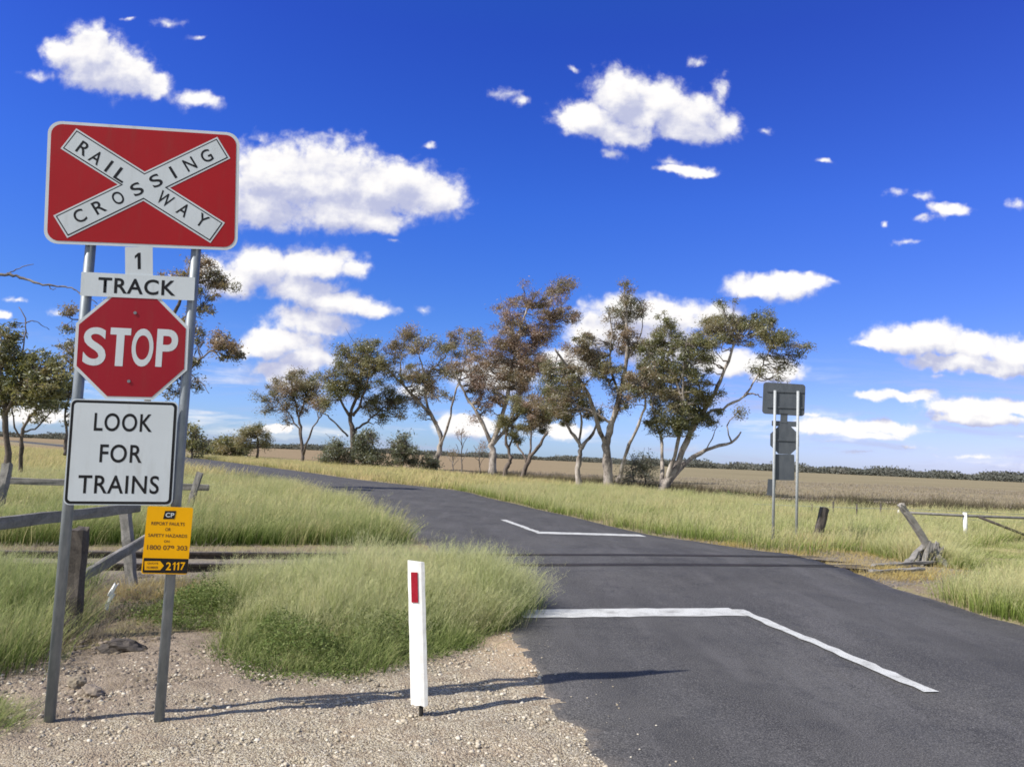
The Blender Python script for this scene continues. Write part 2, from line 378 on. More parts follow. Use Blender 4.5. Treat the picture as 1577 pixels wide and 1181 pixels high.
def mat_grass(name, base, mid, tip, dry, dryness):
    mt = bpy.data.materials.new(name); mt.use_nodes = True; t = mt.node_tree; t.nodes.clear(); k = NT(t)
    ah = k.n('ShaderNodeAttribute', attribute_name='h').outputs['Fac']; ar = k.n('ShaderNodeAttribute', attribute_name='r').outputs['Fac']
    c = k.ramp(ah, [(0.0, base), (0.45, mid), (0.85, tip), (1.0, tip)])
    p = wpos(k); n = k.noise(p, 0.45, 4, 0.65)
    dr = k.math('ADD', k.math('MULTIPLY', ar, 0.5), k.math('MULTIPLY_ADD', k.math('SUBTRACT', n.outputs[0], 0.5), 1.3, 0.3))
    c = k.mix(k.smooth(dr, 1.0-dryness-0.18, 1.0-dryness+0.18), c, dry)
    d = k.n('ShaderNodeBsdfDiffuse'); tr = k.n('ShaderNodeBsdfTranslucent'); ms = k.n('ShaderNodeMixShader'); ms.inputs[0].default_value = 0.38
    k.link(c, d.inputs[0]); k.link(c, tr.inputs[0]); k.link(d.outputs[0], ms.inputs[1]); k.link(tr.outputs[0], ms.inputs[2])
    o = k.n('ShaderNodeOutputMaterial'); k.link(ms.outputs[0], o.inputs[0]); return mt
GR_near = mat_grass('tussock_grass', (0.075, 0.12, 0.022), (0.195, 0.285, 0.065), (0.55, 0.56, 0.29), (0.62, 0.55, 0.33), 0.30)
GR_mid = mat_grass('verge_grass', (0.10, 0.14, 0.03), (0.25, 0.32, 0.08), (0.55, 0.54, 0.27), (0.62, 0.53, 0.29), 0.34)
GR_far = mat_grass('pale_verge_grass', (0.18, 0.20, 0.055), (0.38, 0.39, 0.14), (0.58, 0.54, 0.26), (0.64, 0.525, 0.27), 0.44)
GR_dry = mat_grass('dead_yellow_grass', (0.34, 0.24, 0.07), (0.52, 0.39, 0.13), (0.60, 0.48, 0.20), (0.45, 0.40, 0.28), 0.25)
GR_grey = mat_grass('dead_grey_grass', (0.20, 0.17, 0.13), (0.34, 0.29, 0.23), (0.44, 0.38, 0.31), (0.35, 0.28, 0.17), 0.35)
GR_weedshade = mat_grass('dry_weeds_and_tree_shade', (0.045, 0.05, 0.028), (0.09, 0.088, 0.047), (0.15, 0.13, 0.08), (0.16, 0.12, 0.08), 0.35)  # dry weeds, coloured darker to carry the shade under the trees
GR_green = mat_grass('lush_green_grass', (0.05, 0.085, 0.017), (0.13, 0.195, 0.045), (0.38, 0.42, 0.17), (0.52, 0.46, 0.25), 0.27)

# ------------------------------------------------------------------ road (a lofted sheet between its two edges)
PAIRS = [(4.9,-20,10.6,-19),(2.3,-6,8.0,-5),(.95,2,6.6,3),(.58,4.16,6.2,5.3),(.38,5.21,5.95,6.6),(.16,6.76,5.62,8.6),(-.15,8.6,5.42,10.4),(-.6,11,5.3,12.5),
         (-1.35,13.5,4.95,14.5),(-2.1,16.3,4.0,15.9),(-2.7,18.3,3.1,17.4),(-4.0,22,1.25,23.2),(-6.3,26.5,-.5,28.8),(-9.2,32,-2.6,34.8),(-14.5,41,-8.2,42.2),(-22.3,54.5,-17,57),(-42,86,-38.5,90.5),(-80,138,-77,143),(-153,232,-150,238)]
def catmull(P, n):
    P = np.asarray(P, float); out = []
    for i in range(len(P)-1):
        p0, p1, p2, p3 = P[max(i-1, 0)], P[i], P[i+1], P[min(i+2, len(P)-1)]
        for t in np.linspace(0, 1, n, endpoint=False):
            out.append(0.5*((2*p1)+(-p0+p2)*t+(2*p0-5*p1+4*p2-p3)*t*t+(-p0+3*p1-3*p2+p3)*t**3))
    out.append(P[-1]); return np.array(out)
RP = catmull(PAIRS, 26)
RAIL_A = np.array([-3.42, 9.72]); RAIL_D = np.array([1.0, 0.30]); RAIL_D = RAIL_D/np.linalg.norm(RAIL_D); RAIL_N = np.array([-RAIL_D[1], RAIL_D[0]])
def road_z(x, y):
    s = (np.stack([np.asarray(x, float), np.asarray(y, float)], -1)-RAIL_A)@RAIL_N - 0.5
    return 0.02+0.075*np.exp(-(s/1.7)**4)
def ragged(n, amp, seed):
    r = np.random.default_rng(seed); a = np.zeros(n)
    for o in (3, 7, 15, 40, 110): a += np.interp(np.linspace(0, o*6, n), np.arange(o*6+1), r.uniform(-1, 1, o*6+1))/(1+0.12*o)
    return a*amp
def build_road():
    n = len(RP); L = RP[:, :2].copy(); R = RP[:, 2:].copy()
    d = R-L; d /= np.linalg.norm(d, axis=1)[:, None]
    L += d*(ragged(n, 0.075, 3))[:, None]; R += d*(ragged(n, 0.10, 5))[:, None]
    K = 14; V = []
    for j in range(K+1):
        q = L+(R-L)*(j/K); V.append(np.c_[q, road_z(q[:, 0], q[:, 1])+0.03*math.sin(math.pi*j/K)*0.6])
    skL = L-d*0.06; skR = R+d*0.06
    V = [np.c_[skL, np.full(n, -0.01)]]+V+[np.c_[skR, np.full(n, -0.01)]]
    m_ = len(V); V = np.stack(V, 1).reshape(-1, 3)
    i, j = np.meshgrid(np.arange(n-1), np.arange(m_-1), indexing='ij'); a = (i*m_+j).ravel()
    return L, R, V, np.stack([a, a+1, a+m_+1, a+m_], 1)
RL, RR, RV, RF = build_road()
ROADPOLY = np.concatenate([RL[::3], RR[::-3]])
def crown_z(x, y):                                      # height of the road surface at a point
    q = np.array([x, y]); i = np.argmin(np.linalg.norm((RP[:, :2]+RP[:, 2:])/2-q, axis=1)); a, b = RP[i, :2], RP[i, 2:]
    t = float(np.clip(((q-a)@(b-a))/((b-a)@(b-a)), 0, 1)); return float(road_z(x, y))+0.018*math.sin(math.pi*t)
mt, k, b, o = mat_base('asphalt'); p = wpos(k)
n1 = k.noise(p, 0.55, 5, 0.6, 0.4); n2 = k.noise(p, 120, 2, 0.65); n3 = k.noise(p, 38, 3, 0.7); n4 = k.noise(k.vmath('MULTIPLY', p, (2.2, 0.35, 1)), 1.2, 4, 0.6)
c = k.ramp(n1.outputs[0], [(0.3, (0.048, 0.046, 0.045)), (0.55, (0.072, 0.069, 0.066)), (0.75, (0.098, 0.092, 0.085))])
c = k.mix(k.math('MULTIPLY', k.smooth(n4.outputs[0], 0.45, 0.70), 0.75), c, (0.105, 0.10, 0.098))
n6 = k.noise(p, 2.6, 6, 0.7); c = k.mix(k.math('MULTIPLY', k.smooth(n6.outputs[0], 0.50, 0.66), 0.55), c, (0.036, 0.036, 0.038))
c = k.mix(k.smooth(n2.outputs[0], 0.5, 0.72), c, (0.20, 0.19, 0.18)); c = k.mix(k.smooth(n2.outputs[0], 0.48, 0.3), c, (0.017, 0.017, 0.018))
c = k.mix(k.math('MULTIPLY', k.smooth(n3.outputs[0], 0.60, 0.75), 0.5), c, (0.12, 0.115, 0.11))
ac_ = k.n('ShaderNodeAttribute', attribute_name='across').outputs['Fac']
ed_ = k.math('ABSOLUTE', k.math('SUBTRACT', ac_, 0.5)); n7 = k.noise(p, 5.0, 5, 0.7)
c = k.mix(k.math('MULTIPLY', k.smooth(k.math('MULTIPLY_ADD', n7.outputs[0], 0.10, ed_), 0.53, 0.57), 0.55), c, (0.20, 0.17, 0.14))
wp_ = k.math('ABSOLUTE', k.math('SUBTRACT', k.math('ABSOLUTE', k.math('SUBTRACT', ed_, 0.24)), 0.10))
c = k.mix(k.math('MULTIPLY', k.math('MULTIPLY', k.smooth(wp_, 0.06, 0.0), n1.outputs[0]), 0.35), c, (0.115, 0.112, 0.11))
k.link(c, b.inputs['Base Color']); b.inputs['Roughness'].default_value = 0.85; b.inputs['Specular IOR Level'].default_value = 0.25
bump(k, b, k.math('ADD', n2.outputs[0], n3.outputs[0]), 0.5, 0.006); M_asphalt = mt
across_ = np.tile(np.concatenate([[0], np.linspace(0, 1, 15), [1]]), len(RP))
tag(mesh_np('road', RV, [RF], M_asphalt, None, {'across': across_}), 'dark asphalt road crossing the railway and bending away left', 'road', kind='structure')

def strip(name, pts, wdt, mat, lift=0.005, wob=0.018, step=0.12):
    """painted line along ground points, following the road surface"""
    pts = np.asarray(pts, float); q = [pts[0]]
    for a, b_ in zip(pts[:-1], pts[1:]):
        nseg = max(2, int(np.linalg.norm(b_-a)/step))
        q += [a+(b_-a)*t for t in np.linspace(0, 1, nseg+1)[1:]]
    q = np.array(q); t = np.gradient(q, axis=0); t /= np.linalg.norm(t, axis=1)[:, None]; nn = np.c_[-t[:, 1], t[:, 0]]
    a = q+nn*(wdt/2+rng.uniform(-wob, wob, len(q)))[:, None]; b_ = q-nn*(wdt/2+rng.uniform(-wob, wob, len(q)))[:, None]
    V = np.concatenate([np.array([(x, y, crown_z(x, y)+lift) for x, y in a]), np.array([(x, y, crown_z(x, y)+lift) for x, y in b_])])
    i = np.arange(len(q)-1); n = len(q)
    return mesh_np(name, V, [np.stack([i, i+n, i+n+1, i+1], 1)], mat)
mt, k, b, o = mat_base('road_paint'); p = wpos(k)
n1 = k.noise(p, 120, 3, 0.7); n2 = k.noise(p, 6, 4, 0.6)
c = k.mix(k.smooth(n2.outputs[0], 0.35, 0.75), (0.60, 0.60, 0.565), (0.46, 0.455, 0.42))
c = k.mix(k.math('MULTIPLY', k.smooth(n1.outputs[0], 0.52, 0.66), 0.8), c, (0.13, 0.13, 0.128))
c = k.mix(k.math('MULTIPLY', k.smooth(n2.outputs[0], 0.55, 0.75), 0.5), c, (0.20, 0.195, 0.185))
k.link(c, b.inputs['Base Color']); b.inputs['Roughness'].default_value = 0.7; M_paint = mt
cnr = G(1137, 948)[:2]
tag(strip('stop_line', [G(800, 949)[:2], cnr], 0.40, M_paint), 'white stop line before the rails on the near side', 'road marking', kind='structure')
tag(strip('centre_line', [cnr+[0.03, 0.12], G(1436, 1075)[:2]], 0.13, M_paint, 0.009), 'white centre line leading up to the near stop line', 'road marking', kind='structure')
cf = G(825, 823)[:2]
tag(strip('stop_line', [cf, G(990, 827)[:2]], 0.42, M_paint), 'white stop line on the far side of the rails', 'road marking', kind='structure')
tag(strip('centre_line', [cf+[0.04, 0.1], G(775, 803)[:2]], 0.15, M_paint, 0.009), 'short white centre line beyond the far stop line', 'road marking', kind='structure')

# ------------------------------------------------------------------ ground
def ground_z(x, y): return 0.012*lump(x, y, 1.6)-0.012
def polar(name, rings, n, mat, zf=None):
    V = [(0, 0, 0 if zf is None else float(zf(0, 0)))]; Fs = []
    a = np.linspace(0, 2*np.pi, n, endpoint=False)
    P = np.stack([np.outer(rings, np.sin(a)), np.outer(rings, np.cos(a))], -1).reshape(-1, 2)
    z = np.zeros(len(P)) if zf is None else zf(P[:, 0], P[:, 1])
    V = np.concatenate([[[0, 0, 0]], np.c_[P, z]])
    i, j = np.meshgrid(np.arange(len(rings)-1), np.arange(n), indexing='ij'); q = lambda ii, jj: 1+ii*n+(jj % n)
    quads = np.stack([q(i, j), q(i+1, j), q(i+1, j+1), q(i, j+1)], -1).reshape(-1, 4)[:, ::-1]
    jj = np.arange(n); tris = np.stack([np.zeros(n, int), q(0, jj), q(0, jj+1)], 1)[:, ::-1]
    return mesh_np(name, V, [tris, quads], mat)
mt, k, b, o = mat_base('dry_soil'); p = wpos(k)
n1 = k.noise(p, 0.12, 5, 0.6); n2 = k.noise(p, 3.0, 5, 0.65); n3 = k.noise(p, 40, 3, 0.7)
c = k.ramp(n1.outputs[0], [(0.3, (0.20, 0.20, 0.075)), (0.5, (0.30, 0.26, 0.13)), (0.7, (0.34, 0.27, 0.18))])
c = k.mix(k.smooth(n2.outputs[0], 0.40, 0.65), c, (0.24, 0.185, 0.135))
c = k.mix(k.math('MULTIPLY', k.smooth(n3.outputs[0], 0.5, 0.7), 0.5), c, (0.14, 0.11, 0.085))
k.link(c, b.inputs['Base Color']); b.inputs['Roughness'].default_value = 0.95; b.inputs['Specular IOR Level'].default_value = 0.1
bump(k, b, n3.outputs[0], 0.6, 0.02); M_soil = mt
rings = np.concatenate([np.linspace(1.5, 40, 90), np.geomspace(42, 6000, 40)])
tag(polar('ground', rings, 160, M_soil, lambda x, y: np.where(np.hypot(x, y) < 60, ground_z(x, y), -0.03)), 'flat dry grassy ground reaching to the horizon', 'ground', kind='structure')
# gravel shoulder
def sheet(name, poly, res, mat, zf, edge=0.25):
    poly = np.asarray(poly, float); lo, hi = poly.min(0), poly.max(0)
    xs = np.arange(lo[0], hi[0]+res, res); ys = np.arange(lo[1], hi[1]+res, res); X, Y = np.meshgrid(xs, ys, indexing='ij')
    P = np.c_[X.ravel(), Y.ravel()]; ins = inside(P, poly); dd = dist_poly(P, poly)
    z = np.where(ins, np.minimum(dd/edge, 1)*1.0, -np.minimum(dd/edge, 1)); Z = zf(P[:, 0], P[:, 1], z)
    keep = (ins | (dd < res*2)).reshape(X.shape); ny = len(ys)
    i, j = np.meshgrid(np.arange(len(xs)-1), np.arange(ny-1), indexing='ij')
    ok = keep[:-1, :-1] & keep[1:, :-1] & keep[1:, 1:] & keep[:-1, 1:]
    a = (i*ny+j)[ok]; Fq = np.stack([a, a+ny, a+ny+1, a+1], 1)
    u, inv = np.unique(Fq, return_inverse=True)
    return mesh_np(name, np.c_[P, Z][u], [inv.reshape(-1, 4)], mat, smooth=True)
mt, k, b, o = mat_base('road_gravel'); p = wpos(k)
vo = k.n('ShaderNodeTexVoronoi'); k.link(p, vo.inputs['Vector']); vo.inputs['Scale'].default_value = 115; vo.inputs['Randomness'].default_value = 1
v2 = k.n('ShaderNodeTexVoronoi'); k.link(p, v2.inputs['Vector']); v2.inputs['Scale'].default_value = 48
n1 = k.noise(p, 1.1, 4, 0.6); n2 = k.noise(p, 9, 4, 0.65)
c = k.ramp(k.n('ShaderNodeSeparateColor').outputs[0], [(0, (0, 0, 0)), (1, (1, 1, 1))])
sc_ = c.node.inputs[0].links[0].from_node; k.link(vo.outputs['Color'], sc_.inputs[0])
c = k.ramp(sc_.outputs[0], [(0.0, (0.22, 0.18, 0.12)), (0.35, (0.41, 0.355, 0.25)), (0.7, (0.52, 0.46, 0.34)), (1.0, (0.68, 0.62, 0.50))])
c = k.mix(k.math('MULTIPLY', k.smooth(n2.outputs[0], 0.46, 0.66), 0.6), c, (0.27, 0.205, 0.14))
c = k.mix(k.math('MULTIPLY', k.smooth(n1.outputs[0], 0.45, 0.65), 0.35), c, (0.50, 0.37, 0.25))
c = k.mix(k.smooth(vo.outputs['Distance'], 0.45, 0.8), c, (0.16, 0.12, 0.09))
sp2 = k.n('ShaderNodeSeparateXYZ'); k.link(p, sp2.inputs[0])
sq = k.math('MULTIPLY_ADD', sp2.outputs[0], 0.9, k.math('MULTIPLY', sp2.outputs[1], 0.5))
c = k.mix(k.math('MULTIPLY', k.smooth(k.math('MULTIPLY_ADD', n2.outputs[0], 0.8, sq), 3.1, 3.8), 0.55), c, (0.56, 0.40, 0.25))
sp_ = k.n('ShaderNodeSeparateXYZ'); k.link(p, sp_.inputs[0]); n5 = k.noise(p, 2.2, 5, 0.65)
so = k.math('ADD', k.math('MULTIPLY', sp_.outputs[0], -0.45), k.math('MULTIPLY', sp_.outputs[1], 0.30))
so = k.math('MULTIPLY_ADD', k.math('SUBTRACT', n5.outputs[0], 0.5), 1.6, so)
c = k.mix(k.math('MULTIPLY', k.smooth(so, 1.85, 2.6), 0.85), c, k.mix(k.smooth(n2.outputs[0], 0.35, 0.65), (0.20, 0.155, 0.115), (0.33, 0.265, 0.20)))
k.link(c, b.inputs['Base Color']); b.inputs['Roughness'].default_value = 0.95; b.inputs['Specular IOR Level'].default_value = 0.1
h = k.math('ADD', k.math('MULTIPLY', vo.outputs['Distance'], -0.6), k.math('MULTIPLY', v2.outputs['Distance'], -0.7))
bump(k, b, h, 0.8, 0.014); M_gravel = mt
GRAVEL = [(-6, 1.0), (-4.2, 3.2), (-3.4, 4.4), (-3.3, 5.6), (-2.6, 6.6), (-1.4, 6.8), (-.4, 6.9), (-.05, 7.3), (.35, 7.2), (.45, 6.0), (.75, 4.6), (1.2, 2.0), (2.2, -3), (-4, -4)]
tag(sheet('gravel_shoulder', GRAVEL, 0.045, M_gravel, lambda x, y, e: ground_z(x, y)+0.018+0.012*e+0.012*lump(x, y, 7)*np.clip(e, 0, 1)+0.006*lump(x, y, 25), 0.35),
    'pale gravel road shoulder at the foot of the signs', 'ground', kind='structure')
APRON = [(5.2, 11.0), (6.2, 11.6), (7.2, 12.3), (8.2, 13.4), (7.2, 15.0), (6.2, 16.6), (4.4, 16.6), (3.6, 16.9), (4.8, 14.2)]
# ballast strip under the track
mt, k, b, o = mat_base('old_ballast'); p = wpos(k)
vo = k.n('ShaderNodeTexVoronoi'); k.link(p, vo.inputs['Vector']); vo.inputs['Scale'].default_value = 22; n1 = k.noise(p, 1.5, 4, 0.6)
c = k.ramp(vo.outputs['Distance'], [(0.0, (0.25, 0.215, 0.18)), (0.5, (0.18, 0.155, 0.125)), (0.9, (0.08, 0.068, 0.055))])
c = k.mix(k.smooth(n1.outputs[0], 0.4, 0.65), c, (0.22, 0.185, 0.13)); k.link(c, b.inputs['Base Color']); b.inputs['Roughness'].default_value = 0.95
bump(k, b, vo.outputs['Distance'], -0.8, 0.03); M_ballast = mt
tag(sheet('gravel_apron', APRON, 0.07, M_ballast, lambda x, y, e: ground_z(x, y)+0.004+0.012*e+0.01*lump(x, y, 9)*np.clip(e, 0, 1), 0.4),
    'gravelly bare ground at the right edge of the crossing', 'ground', kind='structure')
rp = lambda s, t: RAIL_A+RAIL_D*s+RAIL_N*t
BAL = [rp(-30, -0.8), rp(2.5, -0.8), rp(2.5, 2.0), rp(-30, 2.0)]
tag(sheet('ballast', BAL, 0.12, M_ballast, lambda x, y, e: ground_z(x, y)+0.01+0.03*np.clip(e, -0.5, 1)+0.012*lump(x, y, 7), 0.6), 'old grey ballast under the rails left of the road', 'ballast', kind='structure')
# the ploughed paddock
mt, k, b, o = mat_base('dry_paddock'); p = wpos(k)
n1 = k.noise(k.vmath('MULTIPLY', p, (0.5, 1.6, 1)), 0.05, 4, 0.6); n2 = k.noise(k.vmath('MULTIPLY', p, (1, 1.0, 1)), 0.9, 5, 0.7); n3 = k.noise(p, 6, 3, 0.7)
c = k.ramp(n1.outputs[0], [(0.3, (0.20, 0.170, 0.108)), (0.5, (0.245, 0.210, 0.134)), (0.7, (0.285, 0.242, 0.157))])
sx_ = k.n('ShaderNodeSeparateXYZ'); k.link(p, sx_.inputs[0])
c = k.mix(k.smooth(k.math('DIVIDE', sx_.outputs[0], sx_.outputs[1]), 0.22, -0.05), c, (0.265, 0.20, 0.13))
c = k.mix(k.math('MULTIPLY', k.smooth(n2.outputs[0], 0.48, 0.66), 0.6), c, (0.19, 0.15, 0.085))
c = k.mix(k.math('MULTIPLY', k.smooth(n3.outputs[0], 0.5, 0.7), 0.4), c, (0.42, 0.34, 0.22))
k.link(c, b.inputs['Base Color']); b.inputs['Roughness'].default_value = 1.0; b.inputs['Specular IOR Level'].default_value = 0.0; bump(k, b, n2.outputs[0], 0.8, 0.15); M_field = mt
FIELD = [(2500, 300), (60, 40), (30, 35.5), (20, 33), (12.5, 31), (11.5, 44), (6, 52), (-3, 68), (-20, 98), (-80, 170), (-600, 700), (-900, 2600), (2600, 2600)]
bm_ = MB(); bm_.add([(x, y, 0.012) for x, y in FIELD], [tuple(range(len(FIELD)-1, -1, -1))])
tag(bm_.build('field', M_field), 'wide brown stubble paddock beyond the roadside trees', 'field', kind='structure')
FIELD2 = [(-60, 75), (-40, 78), (-60, 120), (-200, 230), (-900, 900), (-2500, 900), (-900, 260)]
bm_ = MB(); bm_.add([(x, y, 0.015) for x, y in FIELD2], [tuple(range(len(FIELD2)-1, -1, -1))])
tag(bm_.build('field', M_field), 'grey brown paddock far behind the signs at left', 'field', kind='structure')
bm_ = MB(); q0 = [(13, 40.5), (17, 42), (26, 43), (40, 44)]
vv = [(x, y-0.8, 0.03) for x, y in q0]+[(x, y+0.9, 0.03) for x, y in q0[::-1]]; bm_.add(vv, [tuple(range(8))])
M_track = mat_simple('pale_track_soil', (0.48, 0.40, 0.33), (0.40, 0.33, 0.26), 1.0, 0.95)
tag(bm_.build('dirt_track', M_track), 'pale dirt track along the near side of the paddock', 'track', kind='structure')

# ------------------------------------------------------------------ rails
def rail(parent, off):
    mb = MB(); prof = [(-.062, 0), (.062, 0), (.062, .012), (.012, .022), (.012, .075), (.033, .085), (.033, .112), (.026, .118), (-.026, .118), (-.033, .112), (-.033, .085), (-.012, .075), (-.012, .022), (-.062, .012)]
    S = np.linspace(-30, 34, 40); vs = []; k = len(prof)
    for s in S:
        c = rp(s, off)
        for (u, z) in prof: vs.append((c[0]+RAIL_N[0]*u, c[1]+RAIL_N[1]*u, z-0.002-0.16*float(np.clip((s-8.9)/1.5, 0, 1))))
    fs = [(i*k+j, i*k+(j+1) % k, (i+1)*k+(j+1) % k, (i+1)*k+j) for i in range(len(S)-1) for j in range(k)]+[tuple(range(k)), tuple((len(S)-1)*k+j for j in range(k))]
    mb.add(vs, fs); return mb.build('rail', M_rail, parent)
trk = tag(empty('railway_track', (0, 0, 0)), 'rusty single railway track running across the road', 'railway track')
for off in (0.0, 1.067):
    rail(trk, off)
    mb = MB(); S = np.linspace(2.2, 9.6, 30)
    for sd in (-0.115, 0.036):
        pa = [(*rp(s, off+sd), crown_z(*rp(s, off+sd))+0.004) for s in S]; pb = [(*rp(s, off+sd+0.08), crown_z(*rp(s, off+sd+0.08))+0.004) for s in S]
        mb.add(pa+pb, [(i, i+1, i+31, i+30) for i in range(29)])
    mb.build('flangeway', M_flange, trk)  # dark strips in place of the shaded open gaps beside the rails
for s in np.arange(-24, 2.2, 0.7):
    mb = MB(); a = rp(s, -0.45); c = rp(s, 1.5); mb.beam((a[0], a[1], -0.03), (c[0], c[1], -0.03), 0.22, 0.10, 5, 0.01); mb.build('sleeper', M_wood2, trk)

# ------------------------------------------------------------------ the near sign assembly
B1 = G(72, 1120); B2 = G(240, 1116)
hx = B2-B1; hx[2] = 0; hx /= np.linalg.norm(hx); SN = np.array([hx[1], -hx[0], 0])
SROT = math.atan2(hx[1], hx[0])
def S2(x, y):                                           # photograph pixel -> (s, z) on the plane of the sign
    d = ray(x, y); t = ((B1-CAM)@SN)/(d@SN); q = CAM+d*t; return np.array([(q-B1)@hx, q[2]])
def rrect(wd, hg, r, n=6):
    pts = []
    for cx_, cz, a0 in ((wd/2-r, -hg/2+r, -90), (wd/2-r, hg/2-r, 0), (-wd/2+r, hg/2-r, 90), (-wd/2+r, -hg/2+r, 180)):
        for i in range(n+1):
            a = math.radians(a0+90*i/n); pts.append((cx_+r*math.cos(a), cz+r*math.sin(a)))
    return pts
def place(poly, c, rot):
    ca, sa = math.cos(rot), math.sin(rot); return [(c[0]+x*ca-z*sa, c[1]+x*sa+z*ca) for x, z in poly]
def plate(name, poly, y0, y1, mat, parent):
    mb = MB(); mb.prism(poly, y0, y1); return mb.build(name, mat, parent)
def lettering(name, txt, c, wd, hg, rot, y, mat, parent, bold=0.0, spacing=1.0):
    """flat letters fitted to a width and a height, set on a plate's face (x, z plane)"""
    cu = bpy.data.curves.new(name, 'FONT'); cu.body = txt; cu.size = 1; cu.offset = bold; cu.space_character = spacing; cu.fill_mode = 'BOTH'; cu.extrude = 0.0; cu.resolution_u = 6
    to = bpy.data.objects.new(name, cu); COL.objects.link(to)
    bpy.context.view_layer.update()
    me = bpy.data.meshes.new_from_object(to.evaluated_get(bpy.context.evaluated_depsgraph_get())); bpy.data.objects.remove(to); bpy.data.curves.remove(cu)
    V = np.zeros(len(me.vertices)*3); me.vertices.foreach_get('co', V); V = V.reshape(-1, 3)
    lo, hi = V[:, :2].min(0), V[:, :2].max(0); q = (V[:, :2]-(lo+hi)/2)*np.array([wd, hg])/np.maximum(hi-lo, 1e-6)
    ca, sa = math.cos(rot), math.sin(rot)
    W = np.c_[c[0]+q[:, 0]*ca-q[:, 1]*sa, np.full(len(q), y), c[1]+q[:, 0]*sa+q[:, 1]*ca]
    me.vertices.foreach_set('co', W.ravel().astype(np.float32)); me.materials.clear(); me.update()
    me.name = name; return link_mesh(name, me, mat, parent)
def quad_fit(pts):                                      # centre, width, height, tilt of four corners given TL, TR, BR, BL
    q = [S2(*p) for p in pts]; c = sum(q)/4; e = (q[1]+q[2]-q[0]-q[3])/2; v = (q[0]+q[1]-q[2]-q[3])/2
    return c, np.linalg.norm(e), np.linalg.norm(v), math.atan2(e[1], e[0])
sgn = empty('railway_crossing_sign', tuple(B1), SROT)
tag(sgn, 'red railway crossing sign above a stop sign on two steel posts', 'road sign')
for s0, s1, zt in ((0.0, -0.035, 3.30), (0.567, 0.548, 3.32)):
    mb = MB(); mb.tube([(s0, 0.034, -0.05), (s0+(s1-s0)*0.5, 0.034, zt/2), (s1, 0.034, zt)], 0.029, 14); mb.build('post', M_galv, sgn, True)
# board
bc, bw, bh, br = quad_fit([(76, 187), (373, 205), (362, 387), (66, 374)])
board = plate('crossing_board', place(rrect(bw, bh, 0.075), bc, br), -0.004, 0.0, M_white, sgn)
plate('red_panel', place(rrect(bw-0.036, bh-0.036, 0.062), bc, br), -0.0055, -0.0041, M_red, board)
def cross_poly(c, a, b_, la, lb, wd):
    arms = [(a, la), (b_, lb), (-a, la), (-b_, lb)]; arms.sort(key=lambda t: math.atan2(t[0][1], t[0][0])); pts = []
    pr = lambda d: np.array([-d[1], d[0]])
    for i in range(4):
        d, l = arms[i]; d2, _ = arms[(i+1) % 4]
        pts += [c+d*l-pr(d)*wd/2, c+d*l+pr(d)*wd/2]
        Mx = np.array([[d[0], -d2[0]], [d[1], -d2[1]]]); t = np.linalg.solve(Mx, -pr(d2)*wd/2-pr(d)*wd/2); pts.append(c+pr(d)*wd/2+d*t[0])
    return [tuple(p) for p in pts]
e1, e2, e3, e4 = S2(105.7, 215), S2(335.2, 360), S2(93.8, 349), S2(345.2, 227.5)
xc = (e1+e2+e3+e4)/4; da = e2-e1; db = e4-e3; la, lb = np.linalg.norm(da)/2, np.linalg.norm(db)/2; da /= 2*la; db /= 2*lb
XW = 0.150
cr = plate('cross', cross_poly(xc, da, db, la, lb, XW), -0.0068, -0.0056, M_white, board)
mb = MB(); mb.prism(cross_poly(xc, da, db, la-0.009, lb-0.009, XW-0.018), -0.0074, -0.0069); mb.build('cross_outline', M_black, board)
mb = MB(); mb.prism(cross_poly(xc, da, db, la-0.0155, lb-0.0155, XW-0.031), -0.0080, -0.0075); mb.build('cross_face', M_white, board)
C1 = lambda x, y: S2(x/3.69, 160+y/3.69)
ra, rb = math.atan2(da[1], da[0]), math.atan2(db[1], db[0])
def along(txt, p, q, rot, hg):
    a, b_ = C1(*p), C1(*q); d = np.array([math.cos(rot), math.sin(rot)])
    n = len(txt)
    for i, ch in enumerate(txt):
        c = a+(b_-a)*(i/(n-1)); wd = dict(I=0.016, W=0.085).get(ch, 0.062)
        lettering('letter', ch, c, wd, hg, rot, -0.0085, M_black, board, 0.012)
along('RAIL', (478, 258), (692, 408), ra, 0.078); along('WAY', (940, 545), (1150, 665), ra, 0.078)
along('CROS', (455, 640), (780, 488), rb, 0.078); along('SING', (888, 440), (1175, 300), rb, 0.078)
# one track
oc, ow, oh, orr = quad_fit([(194, 386), (237, 386), (234, 424), (192, 424)])
cc = plate('number_plate', place(rrect(ow, oh+0.04, 0.004), oc, orr), -0.004, 0.0, M_white, sgn)
ONE = [(-.006,-.049),(.011,-.049),(.011,.049),(-.002,.049),(-.021,.030),(-.021,.014),(-.006,.027)]
plate('lettering', place(ONE, S2(789/3.69, 160+894/3.69), orr), -0.0046, -0.0041, M_black, cc)
tcn, tw, tht, trr = quad_fit([(126, 420), (301, 427), (299, 464), (124, 455)])
cc = plate('track_plate', place(rrect(tw, tht, 0.004), tcn, trr), -0.0075, -0.0045, M_white, sgn)
tl, trt = C1(560, 1036), C1(1000, 1036)
lettering('lettering', 'TRACK', (C1(560, 1035)+C1(1000, 1045))/2, np.linalg.norm(trt-tl), 0.092, trr, -0.0082, M_black, cc, 0.02, 1.1)
